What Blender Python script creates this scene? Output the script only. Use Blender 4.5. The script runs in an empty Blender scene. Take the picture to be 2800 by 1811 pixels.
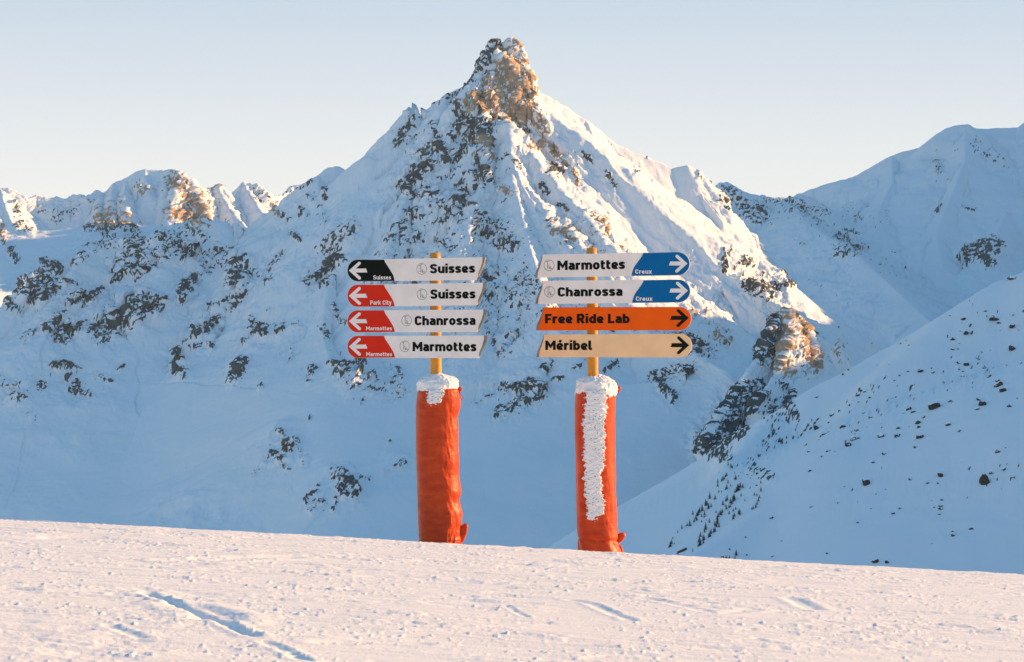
import bpy, bmesh, math, random
import numpy as np
from mathutils import Vector

# ------------------------------------------------------------------ camera, sky, sun, exposure
SC = bpy.context.scene
COL = SC.collection
F = 85.0 / 36.0 * 2800.0          # focal length in photo pixels
CX, HZ = 1400.0, 960.0            # vertical line straight ahead, horizon row
SUN_EL = math.radians(15.5)
SUN_BACK = math.radians(18.0)     # sun stands to the right and a little beyond the signs
SUN_DIR = Vector((math.cos(SUN_EL) * math.cos(SUN_BACK), math.cos(SUN_EL) * math.sin(SUN_BACK), math.sin(SUN_EL)))

cam_data = bpy.data.cameras.new("camera")
cam = bpy.data.objects.new("camera", cam_data)
COL.objects.link(cam)
cam.location = (0, 0, 0)
cam.rotation_euler = (math.radians(90), 0, 0)
cam_data.lens = 85
cam_data.sensor_width = 36
cam_data.shift_y = (HZ - 905.5) / 2800.0
cam_data.clip_start = 0.5
cam_data.clip_end = 60000
SC.camera = cam

world = bpy.data.worlds.new("World")
SC.world = world
world.use_nodes = True
wn, wl = world.node_tree.nodes, world.node_tree.links
wn.clear()
wout = wn.new("ShaderNodeOutputWorld")
wbg = wn.new("ShaderNodeBackground")
sky = wn.new("ShaderNodeTexSky")
sky.sky_type = 'NISHITA'
sky.sun_disc = False
sky.sun_elevation = SUN_EL
sky.sun_rotation = math.pi / 2 - SUN_BACK
sky.altitude = 2500
sky.air_density = 1.0
sky.dust_density = 0.6
sky.ozone_density = 1.2
SKY_STRENGTH = 0.091
# pale cream band over the horizon turning to blue overhead, the same all the way round
tc = wn.new("ShaderNodeTexCoord")
sep = wn.new("ShaderNodeSeparateXYZ")
wl.new(tc.outputs["Generated"], sep.inputs[0])
ramp = wn.new("ShaderNodeValToRGB")
cr = ramp.color_ramp
cr.elements[0].position = 0.0
cr.elements[0].color = (6.0, 5.45, 4.85, 1)
cr.elements[1].position = 1.0
cr.elements[1].color = (0.42, 1.55, 3.2, 1)
for p, c in ((0.04, (5.9, 5.54, 5.04)), (0.075, (5.3, 5.25, 5.09)), (0.14, (3.6, 4.16, 4.75)), (0.28, (1.75, 3.17, 4.37)), (0.6, (0.75, 2.08, 3.59))):
    e = cr.elements.new(p)
    e.color = (*c, 1)
wl.new(sep.outputs[2], ramp.inputs[0])
wmix = wn.new("ShaderNodeMixRGB")
wmix.inputs[0].default_value = 0.9
wl.new(sky.outputs[0], wmix.inputs[1])
wl.new(ramp.outputs[0], wmix.inputs[2])
wl.new(wmix.outputs[0], wbg.inputs[0])
wbg.inputs[1].default_value = SKY_STRENGTH
wl.new(wbg.outputs[0], wout.inputs[0])

sun_data = bpy.data.lights.new("sun", 'SUN')
sun_data.energy = 5.0
sun_data.angle = math.radians(0.5)
sun_data.color = (1.0, 0.58, 0.25)
sun = bpy.data.objects.new("sun", sun_data)
COL.objects.link(sun)
sun.rotation_euler = SUN_DIR.to_track_quat('Z', 'Y').to_euler()

vs = SC.view_settings
vs.view_transform = 'Standard'
vs.look = 'None'
vs.exposure = 0.93
vs.gamma = 1.0
vs.use_curve_mapping = False
SC.render.engine = 'CYCLES'
SC.cycles.max_bounces = 5
SC.cycles.diffuse_bounces = 3
SC.cycles.volume_bounces = 0

# ------------------------------------------------------------------ helpers
def tag(o, label=None, cat=None, group=None, kind=None):
    if label: o['label'] = label
    if cat: o['category'] = cat
    if group: o['group'] = group
    if kind: o['kind'] = kind
    return o

def link(name, me, mat=None, parent=None):
    o = bpy.data.objects.new(name, me)
    COL.objects.link(o)
    if mat is not None: me.materials.append(mat)
    if parent is not None:
        o.parent = parent
        if parent.data is None: o.location = -parent.location    # meshes are written in place coordinates
    return o

def empty(name, loc):
    o = bpy.data.objects.new(name, None)
    o.location = loc
    o.empty_display_size = 0.2
    COL.objects.link(o)
    return o

def mesh_py(name, verts, faces, smooth=False):
    me = bpy.data.meshes.new(name)
    me.from_pydata([tuple(map(float, v)) for v in verts], [], faces)
    if smooth:
        me.polygons.foreach_set("use_smooth", [True] * len(me.polygons))
    me.update()
    return me

def grid_mesh(name, P, attrs=None, wrap=False, smooth=True):
    """P: rows x cols x 3 array -> quad mesh with optional float vertex attributes"""
    nr, nc = P.shape[:2]
    me = bpy.data.meshes.new(name)
    me.vertices.add(nr * nc)
    me.vertices.foreach_set("co", np.ascontiguousarray(P, dtype=np.float32).ravel())
    idx = np.arange(nr * nc, dtype=np.int32).reshape(nr, nc)
    if wrap:
        idx = np.concatenate([idx, idx[:, :1]], 1)
    q = np.stack([idx[:-1, :-1], idx[:-1, 1:], idx[1:, 1:], idx[1:, :-1]], -1).reshape(-1, 4)
    nf = len(q)
    me.loops.add(nf * 4)
    me.loops.foreach_set("vertex_index", q.ravel())
    me.polygons.add(nf)
    me.polygons.foreach_set("loop_start", np.arange(nf, dtype=np.int32) * 4)
    me.polygons.foreach_set("use_smooth", np.full(nf, smooth))
    me.update(calc_edges=True)
    for k, a in (attrs or {}).items():
        at = me.attributes.new(k, 'FLOAT', 'POINT')
        at.data.foreach_set("value", np.ascontiguousarray(a, dtype=np.float32).ravel())
    return me

def sstep(a, b, x):
    t = np.clip((x - a) / (b - a), 0, 1)
    return t * t * (3 - 2 * t)

# gradient noise, vectorised
_rs = np.random.RandomState(7)
_PERM = _rs.permutation(4096).astype(np.int32)
_PERM = np.concatenate([_PERM, _PERM])
_A2 = _rs.rand(4096) * 2 * math.pi
_G2 = np.stack([np.cos(_A2), np.sin(_A2)], -1).astype(np.float32)
_G3 = _rs.normal(size=(4096, 3)).astype(np.float32)
_G3 /= np.linalg.norm(_G3, axis=1, keepdims=True)

def noise2(x, y):
    xi = np.floor(x).astype(np.int32); yi = np.floor(y).astype(np.int32)
    fx = (x - xi).astype(np.float32); fy = (y - yi).astype(np.float32)
    u = fx * fx * fx * (fx * (fx * 6 - 15) + 10); v = fy * fy * fy * (fy * (fy * 6 - 15) + 10)
    def g(ix, iy, dx, dy):
        h = _PERM[(_PERM[ix & 4095] + iy) & 4095]
        G = _G2[h]
        return G[..., 0] * dx + G[..., 1] * dy
    a = g(xi, yi, fx, fy); b = g(xi + 1, yi, fx - 1, fy)
    c = g(xi, yi + 1, fx, fy - 1); d = g(xi + 1, yi + 1, fx - 1, fy - 1)
    return ((a + (b - a) * u) + ((c + (d - c) * u) - (a + (b - a) * u)) * v) * 1.5

def noise3(x, y, z):
    xi = np.floor(x).astype(np.int32); yi = np.floor(y).astype(np.int32); zi = np.floor(z).astype(np.int32)
    fx = (x - xi).astype(np.float32); fy = (y - yi).astype(np.float32); fz = (z - zi).astype(np.float32)
    f = lambda t: t * t * t * (t * (t * 6 - 15) + 10)
    u, v, w = f(fx), f(fy), f(fz)
    def g(ix, iy, iz, dx, dy, dz):
        h = _PERM[(_PERM[(_PERM[ix & 4095] + iy) & 4095] + iz) & 4095]
        G = _G3[h]
        return G[..., 0] * dx + G[..., 1] * dy + G[..., 2] * dz
    r = []
    for k in (0, 1):
        a = g(xi, yi, zi + k, fx, fy, fz - k); b = g(xi + 1, yi, zi + k, fx - 1, fy, fz - k)
        c = g(xi, yi + 1, zi + k, fx, fy - 1, fz - k); d = g(xi + 1, yi + 1, zi + k, fx - 1, fy - 1, fz - k)
        ab = a + (b - a) * u; cd = c + (d - c) * u
        r.append(ab + (cd - ab) * v)
    return (r[0] + (r[1] - r[0]) * w) * 1.6

def fbm2(x, y, n=4, ridged=False, gain=0.5):
    s = 0; a = 1.0; t = 0
    for i in range(n):
        v = noise2(x + i * 17.3, y - i * 9.1)
        if ridged: v = 1 - 2 * np.abs(v)
        s = s + v * a; t += a
        a *= gain; x = x * 2.03; y = y * 2.03
    return s / t

def fbm3(x, y, z, n=4, ridged=False, gain=0.5):
    s = 0; a = 1.0; t = 0
    for i in range(n):
        v = noise3(x + i * 17.3, y - i * 9.1, z + i * 4.7)
        if ridged: v = 1 - 2 * np.abs(v)
        s = s + v * a; t += a
        a *= gain; x = x * 2.03; y = y * 2.03; z = z * 2.03
    return s / t

def at(px, py, Y):
    """the point of the place that lies at distance Y along the line of sight px, py of the survey photograph"""
    return ((px - CX) / F * Y, Y, (HZ - py) / F * Y)

# ------------------------------------------------------------------ materials
def new_mat(name):
    m = bpy.data.materials.new(name)
    m.use_nodes = True
    n, l = m.node_tree.nodes, m.node_tree.links
    b = n["Principled BSDF"]
    return m, n, l, b

def set_spec(b, v):
    b.inputs["Specular IOR Level"].default_value = v

def terrain_material():
    m, n, l, b = new_mat("snow and rock")
    geo = n.new("ShaderNodeNewGeometry")
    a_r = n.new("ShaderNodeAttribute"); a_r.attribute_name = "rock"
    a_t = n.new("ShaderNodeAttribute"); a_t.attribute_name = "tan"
    nz = n.new("ShaderNodeTexNoise"); nz.inputs["Scale"].default_value = 0.35; nz.inputs["Detail"].default_value = 5
    l.new(geo.outputs["Position"], nz.inputs["Vector"])
    # small pieces of snow and stone along every boundary
    add = n.new("ShaderNodeMath"); add.operation = 'MULTIPLY_ADD'; add.inputs[1].default_value = 1.5
    sub = n.new("ShaderNodeMath"); sub.operation = 'SUBTRACT'; sub.inputs[1].default_value = 0.5
    l.new(nz.outputs["Fac"], sub.inputs[0]); l.new(sub.outputs[0], add.inputs[0]); l.new(a_r.outputs["Fac"], add.inputs[2])
    mr = n.new("ShaderNodeMapRange"); mr.inputs[1].default_value = 0.42; mr.inputs[2].default_value = 0.58
    l.new(add.outputs[0], mr.inputs[0])
    # stone colours: dark, and a lighter warm limestone with sunlight painted in
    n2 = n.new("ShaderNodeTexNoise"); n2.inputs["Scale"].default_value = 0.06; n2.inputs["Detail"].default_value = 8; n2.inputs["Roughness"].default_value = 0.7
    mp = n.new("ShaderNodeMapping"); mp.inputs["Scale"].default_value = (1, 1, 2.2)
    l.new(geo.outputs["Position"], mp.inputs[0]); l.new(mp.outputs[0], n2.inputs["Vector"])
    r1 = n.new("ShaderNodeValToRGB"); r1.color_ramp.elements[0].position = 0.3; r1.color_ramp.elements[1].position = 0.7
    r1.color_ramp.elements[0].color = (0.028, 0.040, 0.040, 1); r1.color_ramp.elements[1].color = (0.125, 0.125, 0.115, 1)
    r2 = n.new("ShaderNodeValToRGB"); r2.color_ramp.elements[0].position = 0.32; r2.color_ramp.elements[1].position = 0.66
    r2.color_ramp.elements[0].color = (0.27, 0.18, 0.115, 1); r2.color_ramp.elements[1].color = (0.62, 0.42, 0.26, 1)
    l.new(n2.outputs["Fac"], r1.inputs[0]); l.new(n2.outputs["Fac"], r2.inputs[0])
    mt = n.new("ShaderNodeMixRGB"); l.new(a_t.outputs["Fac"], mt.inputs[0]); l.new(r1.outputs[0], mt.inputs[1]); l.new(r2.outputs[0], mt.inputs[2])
    mc = n.new("ShaderNodeMixRGB"); l.new(mr.outputs[0], mc.inputs[0]); mc.inputs[1].default_value = (0.80, 0.82, 0.84, 1)
    l.new(mt.outputs[0], mc.inputs[2]); l.new(mc.outputs[0], b.inputs["Base Color"])
    b.inputs["Roughness"].default_value = 0.85
    set_spec(b, 0.15)
    bp = n.new("ShaderNodeBump"); bp.inputs["Distance"].default_value = 1.2; bp.inputs["Strength"].default_value = 0.6
    bm = n.new("ShaderNodeMath"); bm.operation = 'MULTIPLY'; l.new(mr.outputs[0], bm.inputs[0]); l.new(n2.outputs["Fac"], bm.inputs[1])
    bm2 = n.new("ShaderNodeMath"); bm2.operation = 'MULTIPLY_ADD'; bm2.inputs[1].default_value = 2.0
    nm = n.new("ShaderNodeMath"); nm.operation = 'MULTIPLY'; nm.inputs[1].default_value = 0.12; l.new(nz.outputs["Fac"], nm.inputs[0])
    l.new(bm.outputs[0], bm2.inputs[0]); l.new(nm.outputs[0], bm2.inputs[2])
    l.new(bm2.outputs[0], bp.inputs["Height"]); l.new(bp.outputs[0], b.inputs["Normal"])
    return m

MT = terrain_material()

# ------------------------------------------------------------------ where the rock breaks through (surveyed strokes: x0 y0 x1 y1 half-width strength [tan])
ROCK = """
122 728 156 741 14 .9;60 800 120 775 18 .9;98 832 140 805 12 1;125 795 165 790 14 .55;200 835 270 800 15 .9;177 785 200 780 7 .8
315 765 370 738 10 1;370 738 390 700 9 1;390 745 398 745 8 .9;262 675 350 670 14 .45;360 690 380 650 12 .65;430 652 438 655 9 .9
478 675 486 678 8 .8;503 712 530 690 10 1;350 720 520 660 45 .33;490 825 530 765 10 .95;212 684 236 678 8 .5;225 706 238 703 5 .9;202 736 224 722 4 .9
280 905 400 835 32 .62;330 880 400 850 14 .85;420 862 445 830 9 1;125 905 170 865 10 .9;62 935 95 908 8 .6;160 925 205 900 17 .75;195 925 205 902 5 1
5 815 45 850 13 .7;140 1001 170 998 8 1;175 1003 210 1013 7 .85;187 1033 193 1040 5 1;206 1054 214 1056 6 1;195 1072 240 1082 10 .8;106 1062 118 1058 8 1
0 1060 50 1080 28 .38;262 1028 310 1042 7 .5;326 1006 336 1004 5 .9;80 1140 95 1142 8 .45;480 965 495 1025 15 .85;498 935 505 930 9 .6;533 950 575 953 6 .9
535 918 595 878 12 .9;590 842 620 822 9 .8;640 842 675 808 9 .9;570 850 580 845 6 .8;690 880 692 900 12 .65;695 918 730 900 10 .8;670 942 676 936 6 1
760 907 770 903 6 1;780 892 808 888 10 .4;635 1038 668 1000 17 .7;645 1022 665 1010 10 1;722 855 730 850 7 .4;800 960 800 985 6 .6;882 890 890 930 9 .8
905 838 915 850 6 .9;918 860 935 882 8 .7;903 990 930 1010 9 .95;930 1010 985 995 9 .95;975 1032 995 990 7 1;918 1032 930 1028 6 1;1005 1036 1018 1028 8 .9
960 1050 1080 1070 32 .3;1080 1020 1100 1050 14 .5;990 1105 998 1100 5 .9;856 1005 846 1050 8 .75;712 1060 720 1054 6 1;846 1142 850 1138 5 1
1380 1062 1480 1066 15 .85;1360 1140 1430 1100 13 .75;1430 1118 1490 1085 7 .9;1520 1046 1532 1042 8 .8;1485 1012 1515 995 7 .8;1565 1011 1605 990 6 .7
1650 1012 1685 998 9 1;1300 1100 1345 1083 7 .6;1785 1038 1895 1012 16 .55;1888 1015 1880 1045 9 1;1810 1065 1840 1090 12 .9;1355 972 1370 974 6 .8;1845 935 1935 965 22 .6
770 1195 790 1235 12 .9;745 1245 775 1262 9 .95;810 1205 835 1270 12 .4;780 1280 783 1288 4 .9;690 1300 735 1250 7 .4;742 1178 750 1184 8 .35
925 1300 965 1350 18 .8;930 1352 970 1354 8 1;843 1372 870 1355 7 1;862 1335 868 1333 5 .8;870 1382 888 1378 5 .9;912 1392 922 1374 5 .7;850 1402 880 1392 6 .4
990 1312 1004 1318 6 1;1010 1306 1090 1278 5 .45;1095 1277 1105 1258 6 .9;1062 1213 1067 1209 4 1
1085 395 1130 330 10 .75;1118 318 1122 330 9 .5;1185 345 1200 400 8 .7;1165 425 1180 408 12 .8;1255 300 1272 335 14 .9;1240 385 1258 360 10 .95;1290 345 1335 360 20 .85
1300 380 1335 400 18 .9;1265 425 1280 405 9 .8;1207 405 1215 440 9 1;1216 450 1226 446 6 1;1244 448 1254 438 7 .7;1140 470 1185 458 10 .75;1108 520 1150 488 13 .8
1305 440 1325 480 12 .6;1290 488 1335 508 9 .7;1240 515 1262 503 7 .8;1268 525 1290 560 10 .6;1230 585 1255 555 10 .9;1222 618 1260 592 9 .65;1203 555 1216 582 6 .7
1150 542 1190 540 7 .8;1125 545 1140 535 7 .7;1125 590 1155 605 12 .65;1085 628 1125 605 10 .65;1303 585 1310 598 7 .8;1320 620 1390 665 28 .55;1120 678 1140 662 9 .6;1203 668 1218 680 6 .7
1080 650 1450 650 30 .25;1230 480 1240 650 160 .16;1060 760 1450 800 70 .3;1150 880 1400 920 60 .2;1450 860 1800 900 45 .25
1355 125 1330 170 10 .8;1325 170 1300 205 9 .8;1290 215 1275 225 8 .8;1150 300 1220 270 8 .5;1220 270 1250 285 10 .5
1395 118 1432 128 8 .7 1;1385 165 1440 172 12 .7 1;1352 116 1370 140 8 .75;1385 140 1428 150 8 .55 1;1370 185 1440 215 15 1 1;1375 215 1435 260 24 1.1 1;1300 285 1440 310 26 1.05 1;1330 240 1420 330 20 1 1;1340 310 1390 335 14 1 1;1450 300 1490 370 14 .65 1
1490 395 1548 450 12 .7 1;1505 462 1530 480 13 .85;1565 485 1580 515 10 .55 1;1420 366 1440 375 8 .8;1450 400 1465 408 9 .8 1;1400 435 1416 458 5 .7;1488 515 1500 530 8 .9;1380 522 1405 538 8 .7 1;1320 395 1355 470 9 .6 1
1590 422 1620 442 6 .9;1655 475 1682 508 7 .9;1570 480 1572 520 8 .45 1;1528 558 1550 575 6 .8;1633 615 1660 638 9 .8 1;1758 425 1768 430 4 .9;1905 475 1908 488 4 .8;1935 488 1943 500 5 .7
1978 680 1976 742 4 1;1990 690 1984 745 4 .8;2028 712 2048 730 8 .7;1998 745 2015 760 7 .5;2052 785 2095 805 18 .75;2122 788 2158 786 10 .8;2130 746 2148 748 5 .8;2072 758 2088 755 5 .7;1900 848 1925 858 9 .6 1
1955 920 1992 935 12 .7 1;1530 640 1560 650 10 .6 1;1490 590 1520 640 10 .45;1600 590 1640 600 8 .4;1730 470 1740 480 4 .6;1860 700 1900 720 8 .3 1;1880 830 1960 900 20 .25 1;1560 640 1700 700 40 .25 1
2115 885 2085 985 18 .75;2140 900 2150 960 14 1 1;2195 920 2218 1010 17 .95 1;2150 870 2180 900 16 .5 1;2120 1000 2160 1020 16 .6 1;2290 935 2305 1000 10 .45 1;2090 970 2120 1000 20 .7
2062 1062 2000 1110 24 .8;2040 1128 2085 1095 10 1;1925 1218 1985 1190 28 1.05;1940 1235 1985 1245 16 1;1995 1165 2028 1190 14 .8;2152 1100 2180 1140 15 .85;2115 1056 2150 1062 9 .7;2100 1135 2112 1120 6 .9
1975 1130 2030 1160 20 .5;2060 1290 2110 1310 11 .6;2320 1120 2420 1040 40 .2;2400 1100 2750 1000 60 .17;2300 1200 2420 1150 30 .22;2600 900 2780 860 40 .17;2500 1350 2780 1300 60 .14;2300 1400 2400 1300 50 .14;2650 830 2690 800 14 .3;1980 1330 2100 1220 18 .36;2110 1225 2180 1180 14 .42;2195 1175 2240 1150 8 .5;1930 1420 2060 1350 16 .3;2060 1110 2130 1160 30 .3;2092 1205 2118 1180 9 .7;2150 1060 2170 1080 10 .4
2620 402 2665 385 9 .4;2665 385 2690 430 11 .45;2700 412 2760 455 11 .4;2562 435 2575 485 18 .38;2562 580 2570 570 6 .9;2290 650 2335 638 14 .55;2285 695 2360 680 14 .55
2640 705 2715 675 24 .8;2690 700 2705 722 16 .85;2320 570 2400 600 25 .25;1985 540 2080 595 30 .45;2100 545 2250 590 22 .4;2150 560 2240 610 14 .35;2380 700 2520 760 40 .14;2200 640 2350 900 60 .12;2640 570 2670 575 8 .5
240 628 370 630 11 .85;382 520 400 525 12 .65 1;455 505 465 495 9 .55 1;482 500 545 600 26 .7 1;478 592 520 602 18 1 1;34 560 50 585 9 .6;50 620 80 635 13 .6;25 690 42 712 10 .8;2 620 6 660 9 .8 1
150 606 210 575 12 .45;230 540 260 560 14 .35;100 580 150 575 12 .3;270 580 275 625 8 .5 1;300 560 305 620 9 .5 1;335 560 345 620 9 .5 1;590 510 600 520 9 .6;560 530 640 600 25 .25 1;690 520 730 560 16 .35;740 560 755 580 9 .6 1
790 520 830 515 8 .55;845 505 860 500 5 .6;890 525 895 545 7 .9;838 545 845 550 4 .9;815 565 832 590 8 .65;860 555 885 610 12 .35;808 640 822 660 7 .9;885 690 960 630 22 .5;893 748 930 712 13 1;838 775 872 750 9 .65
650 732 670 705 9 1;632 790 655 758 9 .95;590 690 680 760 30 .35;735 745 775 700 9 .6;728 775 740 765 6 .8;762 590 785 595 8 .6;888 788 900 780 5 .9;560 740 600 700 22 .35;1075 625 1105 610 7 .6;1020 695 1030 690 4 .8
"""
MW, MH = 1560, 960
def raster():
    """soft masks over the survey frame at 2 px per cell, frame padded by 150 px on every side"""
    M = np.zeros((MH, MW), np.float32); T = np.zeros((MH, MW), np.float32)
    for s in ROCK.replace("\n", ";").split(";"):
        v = [float(t) for t in s.split()]
        if len(v) < 6: continue
        x0, y0, x1, y1, w, st = v[:6]
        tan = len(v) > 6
        m = w * 1.7
        ax, bx = int((min(x0, x1) - m + 150) / 2), int((max(x0, x1) + m + 150) / 2) + 2
        ay, by = int((min(y0, y1) - m + 50) / 2), int((max(y0, y1) + m + 50) / 2) + 2
        ax, ay = max(ax, 0), max(ay, 0)
        gx = np.arange(ax, min(bx, MW)) * 2 - 150.0; gy = np.arange(ay, min(by, MH)) * 2 - 50.0
        X, Y = np.meshgrid(gx, gy)
        dx, dy = x1 - x0, y1 - y0
        t = np.clip(((X - x0) * dx + (Y - y0) * dy) / (dx * dx + dy * dy + 1e-6), 0, 1)
        d = np.hypot(X - x0 - t * dx, Y - y0 - t * dy)
        val = st * sstep(1.55 * w, 0.55 * w, d)
        sl = (slice(ay, ay + len(gy)), slice(ax, ax + len(gx)))
        M[sl] = np.maximum(M[sl], val)
        if tan: T[sl] = np.maximum(T[sl], sstep(1.8 * w, 1.1 * w, d))  # marks lit rock that gets the warm sunlit colour
    return M, T

def blur(A, r):
    k = 2 * r + 1
    for _ in range(2):
        for ax in (0, 1):
            pad = [(0, 0), (0, 0)]; pad[ax] = (r + 1, r)
            c = np.cumsum(np.pad(A, pad, mode='edge'), axis=ax)
            A = (c[k:] - c[:-k]) / k if ax == 0 else (c[:, k:] - c[:, :-k]) / k
    return A.astype(np.float32)

RM, RT = raster()
CRAG = """
1250 400 1250 900 140 .55;150 790 600 800 100 .5;700 650 850 800 60 .4;1470 330 1700 650 28 .8;1398 400 1700 720 34 .85;1420 500 1680 780 34 .9;1352 130 1380 340 60 .9
1380 340 1600 760 30 .9;1780 525 1862 720 24 .7;1890 695 2040 990 30 .8;1500 270 2200 870 16 .7;1940 480 2260 960 26 .8;1900 800 2100 900 60 .45;1500 500 1720 800 70 .5
2120 860 2200 1000 60 1;2040 1000 1940 1200 40 .9;0 530 750 560 50 .7;1120 310 1000 440 14 .8;1950 520 2250 580 30 .5;1600 780 1960 960 40 .6;1000 950 1500 1050 40 .35
"""
def raster_of(txt):
    global ROCK
    keep, ROCK = ROCK, txt
    try: return raster()[0]
    finally: ROCK = keep
RB = blur(RM, 14)
RC = blur(raster_of(CRAG), 9)
TRACKS = """
2300 1478 2340 1480 1.6 .6;2340 1480 2440 1460 1.6 .7;2440 1460 2545 1425 1.6 .8;2545 1425 2640 1428 1.6 .9;2640 1428 2800 1440 1.6 .9;2560 1440 2585 1480 1.6 .6;2400 1480 2520 1440 1.6 .4
2270 1255 2370 1238 1.6 .5;2370 1238 2480 1192 1.6 .7;2480 1192 2580 1172 1.6 .6;2580 1172 2700 1140 1.6 .5;2700 1140 2800 1120 1.6 .6;700 1072 780 1075 1.6 .5;780 1075 840 1092 1.6 .7;840 1092 900 1100 1.6 .7;900 1100 960 1135 1.6 .5
1100 1180 850 1170 1.6 .2;2350 1530 2450 1490 1.6 .4
"""
RK = blur(raster_of(TRACKS.replace(' 1.6 ', ' 3.2 ')), 1)

def sample(A, px, py):
    u = np.clip((px + 150) / 2, 0, MW - 1.01); v = np.clip((py + 50) / 2, 0, MH - 1.01)
    i = u.astype(np.int32); j = v.astype(np.int32); fu = u - i; fv = v - j
    return (A[j, i] * (1 - fu) + A[j, i + 1] * fu) * (1 - fv) + (A[j + 1, i] * (1 - fu) + A[j + 1, i + 1] * fu) * fv

# ------------------------------------------------------------------ terrain from ridge lines
class Ridge:
    """polyline of (px, py, Y); left/right: (k1, d1, k2) = steepness for the first d1 metres and beyond,
    left and right as seen when walking the line"""
    def __init__(self, pts, left, right, flute=1.0):
        self.p = np.array([at(*q) for q in pts], np.float32); self.l, self.r, self.fl = left, right, flute

def eval_ridges(ridges, X, Y):
    Z = np.full(X.shape, -1e9, np.float32); D = np.zeros_like(Z); S = np.zeros_like(Z); FL = np.zeros_like(Z)
    s0 = 0.0
    for R in ridges:
        for a, b in zip(R.p[:-1], R.p[1:]):
            dx, dy = b[0] - a[0], b[1] - a[1]; L2 = dx * dx + dy * dy + 1e-6; L = math.sqrt(L2)
            t = np.clip(((X - a[0]) * dx + (Y - a[1]) * dy) / L2, 0, 1)
            ex = X - a[0] - t * dx; ey = Y - a[1] - t * dy
            d = np.sqrt(ex * ex + ey * ey)
            side = (dx * ey - dy * ex) / (L * (d + 1.0))      # +1 on the left
            w = np.clip(side * 0.5 + 0.5, 0, 1)
            k1 = R.r[0] + (R.l[0] - R.r[0]) * w; d1 = R.r[1] + (R.l[1] - R.r[1]) * w; k2 = R.r[2] + (R.l[2] - R.r[2]) * w
            z = a[2] + (b[2] - a[2]) * t - k1 * np.minimum(d, d1) - k2 * np.maximum(d - d1, 0)
            m = z > Z
            Z = np.where(m, z, Z); D = np.where(m, d, D); S = np.where(m, s0 + t * L, S); FL = np.where(m, R.fl, FL)
            s0 += L
        s0 += 500
    return Z, D, S, FL

def smax(a, b, k):
    h = np.clip(0.5 + 0.5 * (a - b) / k, 0, 1)
    return b + (a - b) * h + k * h * (1 - h)

def field(T, X, Y, detail):
    Z, D, S, FL = eval_ridges(T['ridges'], X, Y)
    zb = T['base'](X, Y)
    px = CX + F * X / Y
    if detail >= 1:
        wx = fbm2(X / 140, Y / 140, 3) ; wy = fbm2(X / 140 + 40, Y / 140 - 13, 3)
        am = np.minimum(D * 0.28, T.get('warp', 26))
        Z, D, S, FL = eval_ridges(T['ridges'], X + wx * am, Y + wy * am)
        py = HZ - F * np.maximum(Z, zb) / Y
        rough = np.clip(sample(RB, px, py) * 1.6 + 0.10, 0, 1)
        A = np.minimum(D * 0.35, T.get('flute', 16)) * FL * (0.35 + rough)
        fl = (1 - np.abs(noise2(S / 46, D / 260)) * 2) + 0.5 * (1 - np.abs(noise2(S / 19, D / 110)) * 2)
        Z = Z + A * (fl - 0.7) * 0.8
        big = fbm2(X / 220, Y / 220, 4)
        Z = Z + big * np.minimum(D * 0.2, 14)
        Z = Z + (fbm2(X / 33, Y / 33, 4, ridged=True) - 0.4) * np.minimum(1 + D * 0.12, 6) * (0.12 + rough)
        Z = Z + (fbm2(X / 95 + 5, Y / 120, 5, ridged=True, gain=0.55) - 0.45) * np.minimum(D * 0.3, 32) * (0.08 + rough) * T.get('relief', 1.0)
    Z = smax(Z, zb, T.get('blend', 25))
    return Z

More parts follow.
